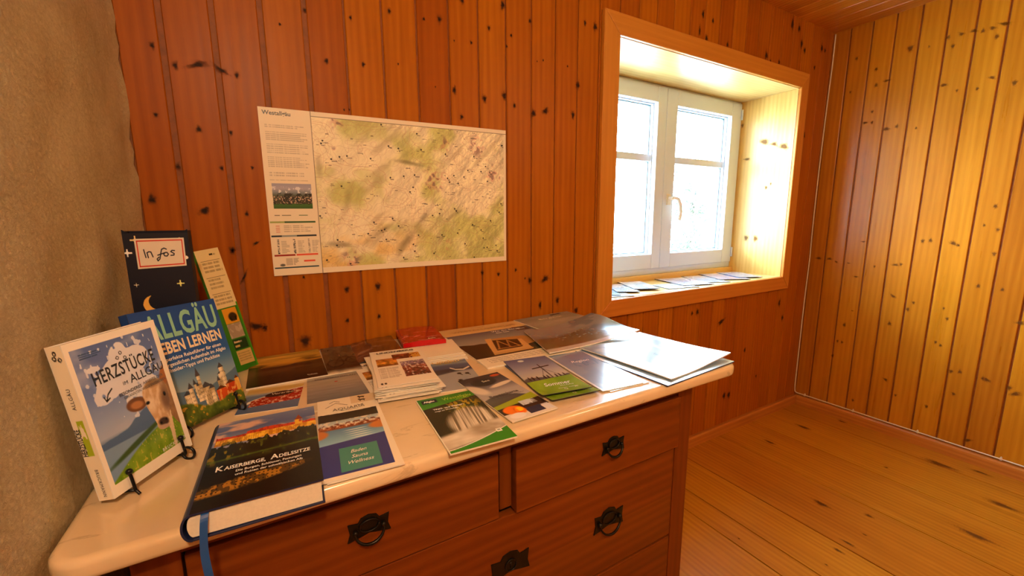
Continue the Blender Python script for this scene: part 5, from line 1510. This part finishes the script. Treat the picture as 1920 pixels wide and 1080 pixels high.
for k, (dx, dy, a) in enumerate(((.006, -.008, -8), (-.004, -.012, -1), (.004, -.020, -6), (.0, -.026, -3))):
    copy_of(wl, .388 + dx, 1.120 + dy, a, .0084 - k * .0026 + .0002, .0016, 'white leaflet under the topmost one in the small pile beside the red pack', base=-4)
o = sheet('wrapped_pack', rquad(.376, 1.232, .126, .166, -7, T + .030), .0165,
     lambda X, Y: put(put(np.zeros(X.shape + (3,)) + H('B40F14'), 'E8B0A8', (fbm(X + Y * .4, Y, 3, 22, 5, 3) > .70) * .7), '5A0A0C', (fbm(X, Y, 7, 7, 2, 2) > .70) * .6), (80, 90), 'red_pack', 'print_gloss',
     [('Info', .60, .92, .010, 'i_cream', dict(bold=.03))], bend=lambda a, b: -.006 * (1 - np.clip(np.sin(a * 3.14), 0, 1) ** .5) + .0006 * np.sin(a * 17 + b * 8), flat_base=True)
tag(o, 'red plastic-wrapped pack lying against the wall on white leaflets', 'pack')

# ------------------------------------------------------------------ brochures on the window sill
SZ = OZ0 + .0004
sill = [(1.352, 1.392, .118, .130, -14, 0, 4, 'pale blue brochure at the left end of the window sill'),
        (1.345, 1.462, .12, .20, -32, .0028, 0, 'blue-framed brochure on the left end of the window sill, crossing the leftmost'),
        (1.480, 1.482, .11, .23, -28, .0056, 1, 'light brochure lying across the blue-framed one on the sill'),
        (1.600, 1.490, .13, .24, -24, .0084, 4, 'white brochure with violet end, third from the left on the sill'),
        (1.775, 1.405, .19, .14, -10, .0004, 4, 'wide white brochure lying low at the front of the sill middle'),
        (1.930, 1.472, .19, .25, -14, .0032, 2, 'thick pale magazine in the middle of the window sill'),
        (2.120, 1.478, .16, .25, -26, .0004, 1, 'slim brochure right of the thick sill magazine'),
        (2.290, 1.474, .18, .24, -26, .0032, 5, 'violet and pink brochure on the right half of the sill'),
        (2.420, 1.462, .15, .22, -24, .0060, 3, 'rightmost brochure on the window sill')]
for x, y, w, h, a, z, sd, lb in sill:
    o = sheet('brochure', rquad(x, y, w, h, a, SZ + z + .0024), .0024, a_sill(sd), (50, 80), ('blue_cloth' if sd in (0, 3) else 'i_dark'), 'print_gloss')
    tag(o, lb, 'brochure', 'brochures on the window sill')

# ------------------------------------------------------------------ white cable around the corner of the room
cy = YB - .006
pts = [(2.934, cy, 2.262), (2.932, cy - .001, 2.1), (2.925, cy, 1.867), (2.915, cy, 1.466), (2.916, cy, 1.15), (2.922, cy, .95), (2.914, cy, .705), (2.914, cy, .42), (2.914, cy, .18), (2.916, cy - .001, .098), (2.926, cy - .006, .074), (XR - .006, 1.285, .068),
       (XR - .006, 1.2, .068), (XR - .005, 1.0, .067), (XR - .006, .86, .0665), (XR - .005, .71, .0665), (XR - .006, .55, .0665), (XR - .005, .41, .067), (XR - .006, .2, .067), (XR - .005, -.3, .067), (XR - .005, -1.2, .067)]
cb = thing('cable', 'thin white cable running down the room corner and along the baseboard', 'cable', (2.93, cy, .07))
mb = MB(); mb.tube(spline(pts, 7), .0036, seg=8); mb.build('wire', [M['cable']], cb, smooth=True)
for yy in (1.262, 1.0, .71, .41, -.1):
    mb = MB()
    mb.box((XR - .011, yy - .004, .0625), (XR - .0005, yy + .004, .0735))
    mb.ball((XR - .004, yy, .0765), .0032)
    mb.build('cable_clip', [M['cable']], cb)
